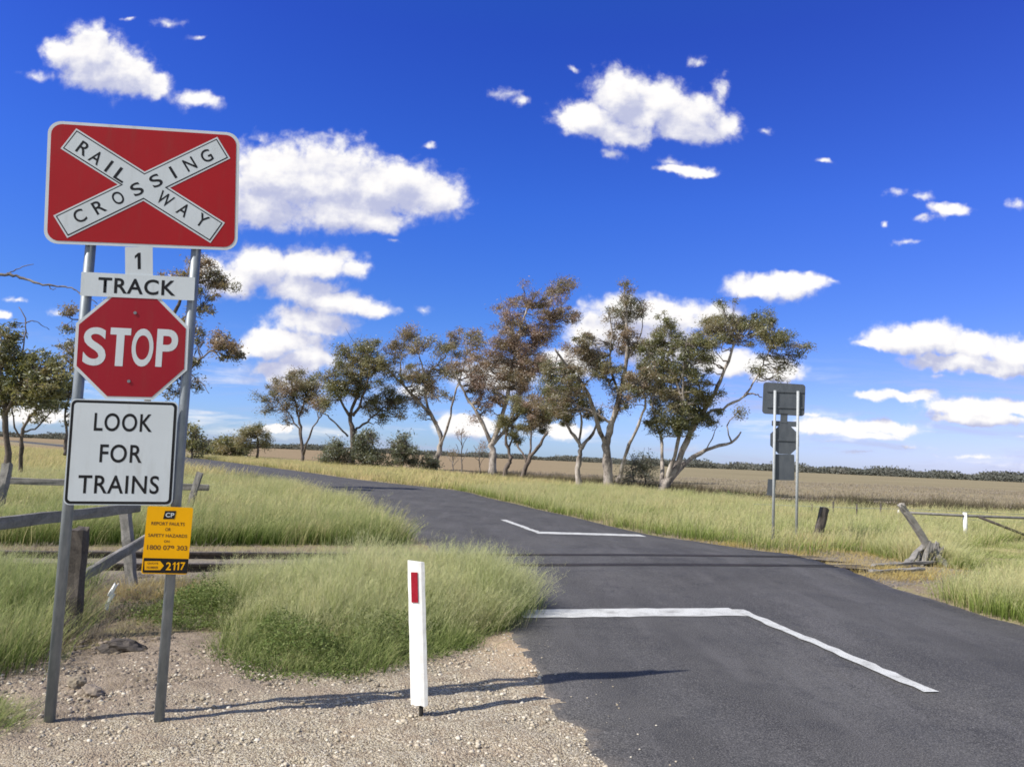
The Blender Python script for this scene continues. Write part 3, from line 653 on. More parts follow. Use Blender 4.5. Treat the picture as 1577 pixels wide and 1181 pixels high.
# stop
oct_px = [(171, 458), (252, 459), (285, 496), (284, 575), (237, 616), (157, 613), (118, 566), (121, 495)]
op = np.array([S2(*p) for p in oct_px]); occ = op.mean(0); R8 = 0.305/math.cos(math.pi/8)
octo = lambda r: [(r*math.cos(math.pi/8+i*math.pi/4), r*math.sin(math.pi/8+i*math.pi/4)) for i in range(8)]
stp = plate('stop_plate', place(octo(R8), occ, math.radians(2)), -0.004, 0.0, M_white, sgn)
plate('red_face', place(octo(R8-0.018), occ, math.radians(2)), -0.0055, -0.0041, M_dred, stp)
C2 = lambda x, y: S2(x/3.474, 460+y/3.474)
for ch, x0, x1 in (('S', 447, 570), ('T', 588, 698), ('O', 706, 822), ('P', 838, 952)):
    if ch == 'T':
        tw2, th2, sw = np.linalg.norm(C2(x1, 260)-C2(x0, 260))/2, 0.111, 0.021
        plate('letter', place([(-sw, -th2), (sw, -th2), (sw, th2-.04), (tw2, th2-.04), (tw2, th2), (-tw2, th2), (-tw2, th2-.04), (-sw, th2-.04)], (C2(x0, 254+(x0-447)*.026)+C2(x1, 254+(x1-447)*.026))/2, math.radians(1.2)), -0.0062, -0.0057, M_white, stp); continue
    lettering('letter', ch, (C2(x0, 254+(x0-447)*.026)+C2(x1, 254+(x1-447)*.026))/2, np.linalg.norm(C2(x1, 260)-C2(x0, 260)), 0.222, math.radians(1.2), -0.0062, M_white, stp, 0.02)
# look for trains
lc, lw, lh, lr = quad_fit([(110, 615), (273, 618), (268, 779), (98, 776)])
lk = plate('look_plate', place(rrect(lw, lh, 0.03), lc, lr), -0.0085, -0.0055, M_white, sgn)
plate('border', place(rrect(lw-0.012, lh-0.012, 0.028), lc, lr), -0.0095, -0.0086, M_black, lk)
plate('face', place(rrect(lw-0.042, lh-0.042, 0.018), lc, lr), -0.0105, -0.0096, M_white, lk)
for txt, x0, x1, y0, y1 in (('LOOK', 507, 818, 612, 712), ('FOR', 537, 763, 778, 878), ('TRAINS', 421, 853, 938, 1048)):
    a, b_ = C2(x0, (y0+y1)/2), C2(x1, (y0+y1)/2)
    lettering('lettering', txt, (a+b_)/2, np.linalg.norm(b_-a), 0.104, lr, -0.0112, M_black, lk, 0.012, 1.08)
for p, q, d_ in (((0.247, 3.25), 0, 0),): pass
# bolts
for (x, z) in ((occ[0], occ[1]+0.20), (occ[0], occ[1]-0.20)):
    mb = MB(); mb.tube([(x, -0.0056, z), (x, -0.010, z)], 0.009, 10); mb.build('bolt', M_galv, sgn)
# yellow emergency plate
yc, yw, yh, yr = quad_fit([(226, 779), (297, 781), (291, 884), (221, 882)])
yl = plate('emergency_plate', place(rrect(yw, yh, 0.012), yc, yr), -0.0175, -0.0150, M_yellow, sgn)
C6 = lambda x, y: S2(210+x/9.45, 770+y/9.45)
def band(name, x0, y0, x1, y1, mat, yy_, r=0.004):
    a, b_ = C6(x0, y0), C6(x1, y1); return plate(name, place(rrect(abs(b_[0]-a[0]), abs(a[1]-b_[1]), r), (a+b_)/2, yr), yy_, yy_+0.0008, mat, yl)
band('number_panel', 120, 835, 752, 1055, M_black, -0.0188)
ar = [C6(132, 880), C6(360, 880), C6(412, 945), C6(360, 1008), C6(132, 1008)]; plate('arrow', [tuple(p) for p in ar][::-1], -0.0200, -0.0190, M_yellow, yl)
lg = [C6(430, 152), C6(592, 152), C6(565, 268), C6(400, 268)]; plate('logo', [tuple(p) for p in lg][::-1], -0.0188, -0.0178, M_black, yl)
def t6(txt, x0, y0, x1, y1, mat, yy_=-0.0182, bold=0.02):
    a, b_ = C6(x0, y0), C6(x1, y1); lettering('lettering', txt, (a+b_)/2, abs(b_[0]-a[0]), abs(a[1]-b_[1]), yr, yy_, mat, yl, bold)
t6('CP', 440, 178, 560, 245, M_white, -0.0193); t6('REPORT FAULTS', 232, 308, 712, 368, M_legend); t6('OR', 432, 396, 512, 444, M_legend)
t6('SAFETY HAZARDS', 185, 480, 748, 540, M_legend); t6('ON', 415, 575, 492, 612, M_legend); t6('1800 079 303', 170, 645, 748, 725, M_legend)
t6('2', 448, 895, 512, 1010, M_yellow, -0.0194); t6('7', 655, 895, 715, 1010, M_yellow, -0.0194)
for x_ in (565, 620):
    c_ = C6(x_, 952); hh_ = abs(C6(0, 895)[1]-C6(0, 1010)[1])/0.098
    plate('lettering', place([(a_*hh_, b_*hh_) for a_, b_ in ONE], c_, yr), -0.0194, -0.0189, M_yellow, yl)
t6('QUOTE', 175, 895, 330, 930, M_legend, -0.0206); t6('NUMBER', 165, 952, 330, 988, M_legend, -0.0206)
for dz_ in (0.1, -0.1):
    mb = MB(); mb.box((0.552, -0.003, yc[1]+dz_), (0.07, 0.022, 0.03)); mb.build('bracket', M_galv, sgn)

# ------------------------------------------------------------------ guide post
gb = G(645, 1103)
gp = empty('guide_post', (gb[0], gb[1], 0), math.radians(-20)); gp.rotation_euler = (math.radians(1.0), math.radians(-4.6), math.radians(-20))
tag(gp, 'white guide post with a red reflector standing in the gravel', 'guide post')
mb = MB(); nsec = 14; vs = []; W2 = 0.058
prof = [(-W2, 0.012), (-W2*0.7, 0.0), (-W2*0.3, -0.005), (W2*0.3, -0.005), (W2*0.7, 0.0), (W2, 0.012), (W2*0.7, 0.016), (0, 0.013), (-W2*0.7, 0.016)]
for i in range(nsec+1):
    z = 0.075+0.845*i/nsec
    for j, (x, y) in enumerate(prof):
        zz = z-(0.006*x/W2 if i == nsec else 0)-((0.03*random.random()) if i == 0 else 0)
        vs.append((x*(1+0.02*math.sin(i*1.7+j)), y, zz))
kk = len(prof); mb.add(vs, [(i*kk+j, i*kk+(j+1) % kk, (i+1)*kk+(j+1) % kk, (i+1)*kk+j) for i in range(nsec) for j in range(kk)]+[tuple(range(kk)), tuple(nsec*kk+j for j in range(kk))])
mb.build('post_body', M_gpost, gp)
mb = MB(); mb.prism(place(rrect(0.045, 0.182, 0.003), (-0.004, 0.765), 0), -0.010, -0.0055); mb.build('reflector', M_reflector, gp)
mb = MB(); mb.tube([(0.008, 0.012, -0.04), (0.008, 0.024, 0.13)], 0.014, 8); mb.build('stake', M_flange, gp)

# ------------------------------------------------------------------ the far sign, seen from behind
FB1 = G(1190, 835); FB2 = G(1226, 837); d_ = FB2-FB1; fr = math.atan2(d_[1], d_[0])
def FS(x, y):
    n_ = np.array([-math.sin(fr), math.cos(fr), 0]); q = ray(x, y); t = ((FB1-CAM)@n_)/(q@n_); q = CAM+q*t
    return np.array([(q-FB1)@np.array([math.cos(fr), math.sin(fr), 0]), q[2]])
fs_ = tag(empty('railway_crossing_sign', (FB1[0], FB1[1], 0), fr), 'grey back of a railway crossing sign on two posts across the road', 'road sign')
sp = float(np.linalg.norm(d_[:2]))
for s0 in (0.0, sp):
    mb = MB(); mb.tube([(s0, -0.03, -0.05), (s0+0.01, -0.03, 3.30)], 0.03, 10); mb.build('post', M_galv2, fs_, True)
def fplate(name, px, r, y0=0.002, poly=None):
    q = [FS(*p) for p in px]; c = sum(q)/4; e = (q[1]+q[2]-q[0]-q[3])/2; v = (q[0]+q[1]-q[2]-q[3])/2
    P_ = place(poly or rrect(np.linalg.norm(e), np.linalg.norm(v), r), c, math.atan2(e[1], e[0])); return plate(name, P_, y0, y0+0.004, M_alu, fs_)
C8 = lambda x, y: (1160+x/4.54, 570+y/4.54)
fplate('crossing_board', [C8(68, 85), C8(362, 98), C8(362, 325), C8(66, 302)], 0.07)
fplate('number_plate', [C8(190, 300), C8(240, 305), C8(240, 370), C8(190, 368)], 0.004)
fplate('track_plate', [C8(130, 352), C8(308, 360), C8(308, 396), C8(130, 390)], 0.004, 0.008)
q = [FS(*C8(x, y)) for x, y in ((150, 400), (290, 400), (290, 580), (150, 575))]; c = sum(q)/4
plate('stop_plate', place(octo(R8), c, 0), 0.002, 0.006, M_alu, fs_)
fplate('look_plate', [C8(145, 585), C8(290, 590), C8(288, 770), C8(143, 768)], 0.03, 0.008)
fplate('emergency_plate', [C8(100, 760), C8(155, 764), C8(155, 880), C8(98, 872)], 0.01)
bh0 = FS(*C8(0, 130))[1]
for px in (C8(215, 150), C8(215, 260)):
    c = FS(*px); mb = MB(); mb.box((sp/2, -0.008, c[1]), (sp+0.3, 0.02, 0.035)); mb.build('bracket', M_alu, fs_)
c = FS(*C8(210, 490)); mb = MB(); mb.box((c[0], -0.008, c[1]), (sp, 0.02, 0.03)); mb.build('bracket', M_alu, fs_)

# ------------------------------------------------------------------ timber fences and posts
def thing_beam(name, label, cat, a, b_, wd, hg, mat, jit=0.008, n=8, group=None):
    mb = MB(); mb.beam(a, b_, wd, hg, n, jit, (0, 0, 1) if abs(Vector(b_)[2]-Vector(a)[2]) < 0.7*(Vector(b_)-Vector(a)).length else (0, 1, 0)); o = mb.build(name, mat); tag(o, label, cat, group); return o
a = G(106, 980); t_ = D(121, 815, a[1]-0.02)
thing_beam('timber_post', 'thick dark weathered timber post standing behind the left sign post', 'post', (a[0], a[1], -0.05), t_, 0.145, 0.10, M_wood2, 0.006)
nf = tag(empty('broken_timber_fence', (*G(205, 905)[:2], 0)), 'broken grey timber fence with sloping plank and diagonal brace behind the near signs', 'fence')
def fbeam(root, name, a, b_, wd, hg, mat, jit=0.006, n=8):
    o_ = Vector(root.location); mb = MB(); mb.beam(Vector(a)-o_, Vector(b_)-o_, wd, hg, n, jit); return mb.build(name, mat, root)
pb = G(206, 908); fbeam(nf, 'post', (pb[0], pb[1], -0.05), D(192, 782, pb[1]+0.02), 0.10, 0.09, M_wood)
fbeam(nf, 'plank', D(-60, 812, 6.2), D(215, 781, 8.2), 0.05, 0.105, M_wood)
fbeam(nf, 'brace', D(118, 893, 7.3), D(232, 826, 8.42), 0.05, 0.10, M_wood)
ff = tag(empty('timber_fence', (*G(160, 800)[:2], 0)), 'old grey timber rail fence with leaning stakes in the grass beyond the track', 'fence')
fbeam(ff, 'rail', D(-40, 738, 15.6), D(321, 751, 16.6), 0.07, 0.13, M_wood); fbeam(ff, 'rail', D(60, 794, 15.8), D(304, 803, 16.5), 0.06, 0.12, M_wood)
q = G(-6, 800); fbeam(ff, 'post', (q[0], q[1], -0.05), D(12, 714, q[1]+.2), 0.15, 0.13, M_wood)
q = D(284, 806, 16.3); fbeam(ff, 'stake', (q[0], q[1], -0.05), D(308, 727, 16.4), 0.13, 0.09, M_wood)
# right hand side
a = G(1256, 836); t_ = D(1270, 783, a[1]+0.1)
thing_beam('timber_post', 'short dark timber post leaning in the grass right of the far sign', 'post', (a[0], a[1], -0.05), t_, 0.175, 0.13, M_wood2, 0.008)
a = G(1432, 860); Y0 = 13.8
thing_beam('timber_post', 'long split timber post leaning over a rotten stump by the gravel edge', 'post', D(1438, 853, Y0), D(1387, 776, Y0-0.2), 0.115, 0.10, M_wood3, 0.012)
mb = MB(); random.seed(5)
for i in range(9):
    x0 = 1408+i*4; p_ = D(x0, 866+random.uniform(-6, 5), Y0+random.uniform(-.15, .15)); q_ = D(x0+random.uniform(2, 16), 834+random.uniform(0, 22), Y0+random.uniform(-.1, .1))
    mb.beam((p_[0], p_[1], -0.04), q_, 0.07, 0.06, 4, 0.014)
tag(mb.build('rotten_stump', M_wood), 'splintered grey rotten stump under the leaning post at right', 'stump')
for (x0, y0, x1, y1, lab) in ((1345, 876, 1440, 872, 'rear loose grey plank lying on the ground before the rotten stump'), (1340, 886, 1420, 884, 'front loose grey plank lying on the ground before the rotten stump')):
    p_, q_ = G(x0, y0), G(x1, y1); thing_beam('plank', lab, 'plank', (p_[0], p_[1], 0.06), (q_[0], q_[1], 0.08), 0.10, 0.045, M_wood, 0.01)
for (x0, y0, x1, y1, lab) in ((1392, 868, 1424, 838, 'short grey broken slab leaning left against the rotten stump'), (1462, 868, 1436, 846, 'short grey broken slab leaning right against the rotten stump')):
    p_, q_ = D(x0, y0, 13.6), D(x1, y1, 13.8); thing_beam('timber_plank', lab, 'plank', (p_[0], p_[1], -0.03), q_, 0.10, 0.05, M_wood, 0.012)
pf = tag(empty('pipe_fence', (*G(1487, 828)[:2], 0)), 'low fence of steel rails with a white post at far right', 'fence')
def ptube(root, name, pts, r, mat):
    o_ = np.array(root.location); mb = MB(); mb.tube([np.array(p)-o_ for p in pts], r, 8); return mb.build(name, mat, root, True)
Yf = 20.0
ptube(pf, 'post', [(*D(1487, 829, Yf)[:2], -0.05), D(1486, 789, Yf)], 0.05, M_gpost)
ptube(pf, 'rail', [D(1392, 789, Yf-0.3), D(1486, 794, Yf), D(1720, 803, Yf+.8)], 0.034, M_wood)
ptube(pf, 'rail', [D(1432, 829, Yf-.3), D(1487, 831, Yf), D(1720, 842, Yf+.8)], 0.055, M_flange)
ptube(pf, 'brace', [D(1508, 796, Yf), D(1600, 832, Yf+.3)], 0.035, M_wood2)
wf = tag(empty('wire_fence', (*G(1283, 818)[:2], 0)), 'thin wire fence on dark steel pickets along the paddock edge', 'fence')
for (x, yt) in ((1250, 776), (1283, 772), (1319, 776), (1356, 775)):
    q = D(x, 800, 25.5); ptube(wf, 'picket', [(q[0], 25.5, -0.05), D(x+0.5, yt, 25.5)], 0.028, M_wood2)
for yy0 in (781, 793): ptube(wf, 'wire', [D(1160, yy0-5, 26.5), D(1283, yy0, 25.5), D(1400, yy0+3, 24.5), D(1600, yy0+12, 24)], 0.006, M_galv)
for (x, y0, y1, lab) in ((1384, 797, 785, 'short white marker peg by the top of the leaning timber post'), (1404, 829, 821, 'short white marker peg in grass below the leaning timber post')):
    Yp = 27.0 if x == 1384 else 18.6
    q = D(x, y0, Yp); mb = MB(); mb.tube([(q[0], q[1], -0.05), D(x, y1, Yp)], 0.035, 8); tag(mb.build('marker_peg', M_gpost), lab, 'marker peg')

# ------------------------------------------------------------------ trees
def leaves(name, centers, clump, size, mat, parent, aspect=0.3, hang=0.6):
    """one diamond shaped leaf per point"""
    n = len(centers); d = rng.normal(size=(n, 3)); d[:, 2] = d[:, 2]*0.6-hang; d /= np.linalg.norm(d, axis=1)[:, None]
    e = np.cross(d, rng.normal(size=(n, 3))); e /= np.linalg.norm(e, axis=1)[:, None]+1e-9
    s = size*rng.uniform(0.6, 1.4, n)[:, None]
    c = np.asarray(centers)
    V = np.stack([c-d*s*0.5, c+e*s*aspect*0.5, c+d*s*0.5, c-e*s*aspect*0.5], 1).reshape(-1, 3)
    i = np.arange(n)*4; r_ = np.repeat(rng.random(n), 4); cc_ = np.repeat(clump, 4)
    return mesh_np(name, V, [np.stack([i, i+1, i+2, i+3], 1)], mat, parent, {'r': r_, 'c': cc_})
def wob_line(a, b_, n, amp, sag=0.0):
    a = np.asarray(a); b_ = np.asarray(b_); L = np.linalg.norm(b_-a); out = []
    for i in range(n+1):
        t = i/n; p = a+(b_-a)*t+rng.normal(size=3)*amp*L*(0 if i in (0, n) else 1); p[2] += sag*L*math.sin(math.pi*t); out.append(p)
    return out
def tree(name, label, Y, limbs, blobs, leafmat, bark, base=None, cat='tree', group=None, leaf=0.13, dens=1.0, spread=0.55, twig=True, tone=0.0, aspect=0.3, hang=0.6):
    """limbs: (pixel polyline, first px width, last px width); blobs: (px, py, rx, ry[, density]) of the crown, each with its own depth"""
    if Y > 70 and leaf == 0.13: leaf = 0.21; dens = dens*0.75
    b0 = base or limbs[0][0][0]; g = D(b0[0], b0[1], Y); org = np.array([g[0], Y, 0.0])
    root = tag(empty(name, tuple(org)), label, cat, group); px = Y/F
    trunk = MB(); bran = MB(); nodes = []
    for li, (pl, w0, w1) in enumerate(limbs):
        n = len(pl); tot = sum(math.dist(pl[i], pl[i+1]) for i in range(n-1))*px
        if li == 0: ya, yb = Y, Y+rng.uniform(-.15, .15)*tot
        else:
            st = D(*pl[0], Y); k_ = min(nodes, key=lambda q: (q[0]-st[0])**2+(q[2]-st[2])**2); ya = k_[1]; yb = ya+rng.uniform(-spread, spread)*tot
        P3 = []; acc = 0
        for i in range(n):
            if i: acc += math.dist(pl[i-1], pl[i])*px
            P3.append(D(*pl[i], ya+(yb-ya)*acc/max(tot, 1e-6)))
        if li == 0: P3[0][2] = -0.1
        S = catmull(P3, 4); m_ = len(S)
        S[1:-1] += rng.normal(size=(m_-2, 3))*px*0.8
        rad = (w0+(w1-w0)*np.linspace(0, 1, m_)**0.7)*0.82*px/2*(1+0.12*np.sin(np.arange(m_)*1.9+li))
        if li == 0: rad[0] *= 1.35
        (trunk if (li == 0 or w0 >= 9) else bran).tube([s-org for s in S], list(rad), 8)
        for s, r_ in zip(S, rad): nodes.append((s[0], s[1], s[2], r_))
    N = np.array(nodes); pts = []; cl = []
    extra = []
    for a_ in range(len(blobs)):
        for b_ in range(a_):
            A_, B_ = blobs[a_], blobs[b_]
            if math.hypot(A_[0]-B_[0], A_[1]-B_[1]) < 1.25*(A_[2]+A_[3]+B_[2]+B_[3])/2 and rng.random() < 0.75:
                t = rng.uniform(.35, .65); extra.append((A_[0]+(B_[0]-A_[0])*t+rng.normal()*4, A_[1]+(B_[1]-A_[1])*t+rng.normal()*4, min(A_[2], B_[2])*rng.uniform(.35, .75), min(A_[3], B_[3])*rng.uniform(.35, .75), 0.6))
    blobs = list(blobs)+extra
    for bl in blobs:
        x, y, rx, ry = bl[:4]; dn = bl[4] if len(bl) > 4 else 1.0
        c0 = D(x, y, Y); dd = ((N[:, 0]-c0[0])**2+(N[:, 2]-c0[2])**2); j = int(np.argmin(dd))
        yb = N[j, 1]+rng.uniform(-0.8, 0.8)*(rx+ry)*px*0.5; c0 = D(x, y, yb); R_ = np.array([rx, (rx+ry)*0.55, ry])*px
        nsub = max(4, int(rx*ry*3.14/75)); area = math.pi*rx*ry
        tot = int(area*2.3*dens*(0.5 if cat in ('shrub', 'bush') else 1.0)*dn*(0.13/leaf)**2*(Y/46)**0.0*max(px/0.038, 0.55)**2)
        bt = rng.uniform(0, 1)*0.55+0.2+tone
        for s in range(nsub):
            v = rng.normal(size=3); v /= np.linalg.norm(v); v *= rng.uniform(0.1, 1.0)**0.5*rng.uniform(0.7, 1.36); q = c0+v*R_
            rr = rng.uniform(0.4, 1.0)*px*11; nl = int(tot/nsub*rng.uniform(0.1, 2.0)); ct = np.clip(bt+rng.normal()*0.22, 0, 1)
            L = q+rng.normal(size=(nl, 3))*np.array([rr*0.62, rr*0.62, rr*0.45])
            pts.append(L); cl.append(np.full(nl, ct))
            if twig:
                dd = ((N[:, :3]-q)**2).sum(1); jn = int(np.argmin(dd+np.where(N[:, 2] > q[2]+0.3, 4.0, 0.0))); a = N[jn, :3]
                r0 = min(N[jn, 3]*0.6, 1.5*px); W_ = wob_line(a, q, 5, 0.06, -0.05)
                bran.tube([p_-org for p_ in W_], list(np.linspace(r0, 0.28*px, 6)), 4, False)
                for _ in range(2):
                    e_ = q+rng.normal(size=3)*rr*0.8; bran.tube([W_[3]-org, (W_[4]+e_)/2-org, e_-org], [0.5*px, .35*px, 0.2*px], 3, False)
                nodes.append((*W_[3], r0*0.6))
    trunk.build('trunk', bark, root, True)
    if bran.v: bran.build('branches', bark, root, True)
    if pts: leaves('crown', np.concatenate(pts)-org, np.concatenate(cl), leaf, leafmat, root, aspect, hang)
    return root
GRP = 'gum trees along the road'
tree('gum_tree', 'right end gum with pale forked trunk and a long low limb reaching right', 41.8,
 [([(1018,760),(1026,742),(1042,720),(1064,665),(1101,606),(1116,569),(1134,521)],20,4), ([(1022,752),(1053,716),(1086,694),(1127,681),(1141,665)],15,3),
  ([(1064,665),(1082,639),(1112,628),(1145,611),(1163,584),(1178,554),(1190,530)],8,2), ([(1145,611),(1160,606),(1174,612)],5,2), ([(1019,756),(1020,694),(1013,657),(1005,620),(1018,560)],9,2),
  ([(1026,742),(1042,687),(1053,621),(1053,565),(1060,520)],10,2),([(1053,621),(1035,570),(1022,520)],6,2),([(1127,681),(1120,655),(1140,630)],4,1.5),([(1086,694),(1100,670),(1104,650)],3,1)],
 [(1068,547,42,36),(1116,508,48,24),(1178,499,26,22,.8),(1193,529,28,20,.8),(1233,536,15,14,.7),(1020,512,24,26,.8),(1013,591,44,36),(1068,615,42,32),(1082,645,24,16),(1141,632,11,14,.4),(1116,466,16,8,.5),(1167,573,11,12,.5),(1002,554,26,20,.9),(1012,650,24,20,.9),(1045,655,28,20,.9),(1215,560,22,10,.3),(1200,585,16,8,.2)],
 L_gumgreen, M_bark, group=GRP)
tree('gum_tree', 'tallest middle gum with thick dark and white trunk beside its slim pale neighbour', 42.8,
 [([(936,757),(935,713),(935,680),(943,650),(954,606),(965,554),(965,492),(961,459)],22,3), ([(935,690),(921,654),(906,606),(873,562),(854,536)],11,3), ([(943,652),(921,639),(884,621),(840,591)],7,2),
  ([(954,606),(939,558),(943,518),(938,485)],6,2), ([(950,742),(957,728),(965,694),(983,654),(994,621),(985,590)],10,3),([(965,554),(985,520),(990,490)],4,1.5)],
 [(968,474,22,22,.8),(957,519,28,24,.9),(899,532,24,20),(906,558,26,20),(862,578,28,24),(939,577,24,20,.8),(961,440,12,7,.6),(935,481,13,11,.5),(978,591,24,20),(858,622,20,20),(990,475,10,12,.5),(985,535,18,16,.7),(884,592,22,17,.6),(948,622,18,15,.5),(920,558,20,17,.6),(1000,580,20,18,.6),(985,610,16,14,.6)],
 L_gum, M_bark, group=GRP)
tree('gum_tree', 'slim pale gum with smooth cream trunk forking into a narrow Y', 43.8,
 [([(891,753),(891,713),(895,690),(880,665),(869,643)],13,4), ([(895,690),(913,668),(923,645)],9,3), ([(893,688),(895,639),(891,610)],6,2)],
 [(866,640,17,16),(915,638,16,14),(884,604,20,16),(855,603,17,16),(900,625,14,12)], L_gumgreen, M_bark, group=GRP)
tree('gum_tree', 'broad brown topped gum leaning its crown above all the others', 58.9,
 [([(757,737),(759,702),(759,680),(774,639),(785,584),(796,529),(812,474)],18,3), ([(757,684),(737,639),(718,610),(704,580),(696,560)],9,2), ([(760,682),(792,646),(825,621),(847,584),(860,540)],9,2), ([(785,584),(815,545),(838,490),(852,450)],6,2),([(796,529),(778,495)],4,1.5),([(838,490),(866,470)],3,1.5)],
 [(862,441,24,16,.75),(829,463,32,22,.7),(785,474,26,16,.65),(855,488,32,22,.75),(792,507,36,18,.8),(774,540,36,24,.8),(821,532,32,26,.85),(733,588,20,22),(792,577,32,24,.9),(825,562,28,22,.9),(759,606,20,15,.8),(733,639,9,9,.7),(880,434,10,7,.5),(884,488,13,15,.6),(745,555,20,16,.6),(704,562,18,14,.6),(748,622,18,13,.6),(805,602,24,18,.7),(838,512,20,16,.6)],
 L_gumbrown, M_bark, group=GRP, tone=0.1, leaf=0.16, dens=0.8)
tree('gum_tree', 'small gum with crooked dark trunk under the broad brown one', 56.0,
 [([(776,738),(781,718),(786,705),(779,676),(785,650)],11,4), ([(783,690),(800,660)],5,2)], [(796,662,20,18),(775,650,16,14),(805,628,22,18)], L_gumgreen, M_bark2, group=GRP)
tree('gum_tree', 'small leaning gum with forked grey trunk near the middle of the row', 54.5,
 [([(804,744),(814,709),(832,683),(843,665)],11,4), ([(812,713),(796,683)],6,3), ([(814,709),(818,670),(822,640)],5,2)], [(822,628,28,24),(829,652,20,16),(851,635,16,15),(843,600,18,16)], L_gum, M_bark2, group=GRP)
tree('gum_tree', 'gum with a long bare limb leaning left and clumps of leaves high up', 75.0,
 [([(668,727),(670,712),(678,689),(675,657),(649,622),(617,590),(598,568)],15,3), ([(677,690),(691,651),(701,606),(707,590)],6,2), ([(672,652),(656,619),(653,580),(645,545)],7,2), ([(701,606),(715,560),(720,530)],4,1.5),([(617,590),(618,550),(624,525)],4,1.5),([(653,580),(680,555),(690,540)],4,1.5)],
 [(624,519,18,17),(656,525,17,11),(640,541,17,9,.8),(682,541,20,13),(711,519,32,14,.8),(735,529,13,11,.7),(633,580,22,16),(653,583,18,15),(669,603,20,9),(688,612,12,6),(604,538,13,20,.8),(678,570,13,13,.8),(720,545,18,12,.5),(650,640,9,7,.6),(700,572,15,13,.6),(738,570,15,13,.6),(602,572,15,13,.6),(640,610,14,10,.6)],
 L_gum, M_bark, group=GRP)
tree('gum_tree', 'dense rounded gum rising from behind the grey green shrubs', 75.5,
 [([(541,726),(542,712),(542,657),(540,638),(553,600),(560,560)],15,3), ([(540,642),(517,606),(505,580)],7,2), ([(543,640),(556,619),(566,587),(569,550)],7,2), ([(536,672),(518,652),(505,641),(498,636)],4,2), ([(545,668),(553,657),(579,638),(598,619)],7,2)],
 [(527,545,19,15),(566,532,20,15,.8),(553,561,28,19),(527,580,26,19),(579,561,22,19),(514,603,22,15),(553,596,26,19),(598,609,26,17),(598,638,19,15),(505,583,17,12),(627,620,17,14),(572,622,19,14),(500,620,14,10)],
 L_gumgreen, M_bark2, group=GRP)
tree('gum_tree', 'left end gum of the row with thin twin stems and a flat crown', 80.0,
 [([(466,722),(465,712),(463,673),(460,644),(452,610)],9,3), ([(467,700),(479,664),(495,641)],5,2), ([(463,673),(450,644),(430,620)],4,1.5), ([(460,644),(470,610),(462,580)],4,1.5)],
 [(460,574,17,11),(444,599,26,17),(415,612,19,15),(466,609,24,18),(450,625,24,11),(424,590,11,8),(482,593,20,15),(440,650,11,7,.8),(492,619,16,13),(410,632,12,10,.7)],
 L_gum, M_bark2, group=GRP)
tree('small_tree', 'small dark round tree left of the twin stemmed gum beside the road bend', 86.0,
 [([(396,713),(397,680),(392,657)],6,2),([(397,690),(410,678)],3,1.5)], [(386,664,14,15),(411,680,10,13),(379,683,13,11),(402,656,9,6)], L_gumgreen, M_bark2, leaf=0.2)
for x, y, rx, ry, Y, lab in ((295,676,18,20,80,'dark bush seen just right of the stop sign post, left of the road'), (345,686,22,14,95,'low dark bush in the distance between the sign and the small round tree'), (318,690,16,8,100,'lowest dark bush in the distance just right of the sign posts'), (370,692,14,9,95,'small far bush directly left of the small round tree')):
    tree('bush', lab, Y, [([(x, y+ry+6), (x+1, y)], 4, 2)], [(x, y, rx, ry, 1.5), (x-rx*.4, y+ry*.5, rx*.6, ry*.5, 1.4), (x+rx*.5, y+ry*.4, rx*.5, ry*.5, 1.4)], L_gumgreen, M_bark2, cat='bush', leaf=0.26, aspect=0.55, group='bushes far along the road')
SG = 'shrubs under the gum trees'
for x, y, rx, ry, lab in ((515,695,22,24,'grey shrub at left foot of the dense rounded gum'), (562,685,26,32,'tallest grey green shrub below the dense rounded gum'), (618,694,26,28,'grey green shrub left of the gum with the long bare limb'), (660,712,18,13,'low shrub at the foot of the gum with the long bare limb')):
    tree('shrub', lab, 73.0, [([(x, y+ry+6), (x+2, y)], 4, 2), ([(x, y+ry), (x-8, y+4), (x-10, y-8)], 3, 1), ([(x, y+ry), (x+9, y+4), (x+13, y-8)], 3, 1)],
         [(x, y, rx*.8, ry*.9, 1.2), (x-rx*.5, y+ry*.4, rx*.5, ry*.6, 1.2), (x+rx*.5, y+ry*.45, rx*.5, ry*.55, 1.2), (x+rx*.1, y-ry*.5, rx*.4, ry*.4, .7)], L_shrub, M_bark2, cat='shrub', leaf=0.20, aspect=0.4, group=SG)
tree('shrub', 'grey brown shrub between the tallest gum and the right end gum', 46.0, [([(978,757),(976,735),(972,720)],4,1.5), ([(995,758),(994,735),(1000,718)],5,1.5)],
     [(972,728,20,18,.8),(998,724,18,20,.8),(985,712,18,10,.7)], L_shrub, M_bark2, cat='shrub', tone=0.3, group=SG)
for x, Y, y0, y1, lab in ((711,60,733,660,'taller bare sapling left of the broad brown topped gum'), (738,60,734,682,'shorter bare sapling directly beside the broad brown topped gum'), (697,66,730,690,'smallest bare sapling near the leaning gum')):
    tree('sapling', lab, Y, [([(x, y0+4), (x, (y0+y1)/2), (x+1, y1)], 3, 1)]+[([(x, y0-(y0-y1)*t), (x+s*9, y0-(y0-y1)*(t+.28))], 1.6, .8) for t, s in ((.3, 1), (.4, -1), (.55, 1), (.65, -1))],
         [(x, y1+8, 8, 12, .25)], L_gumbrown, M_dead, cat='sapling', twig=False, group='bare saplings among the gums')
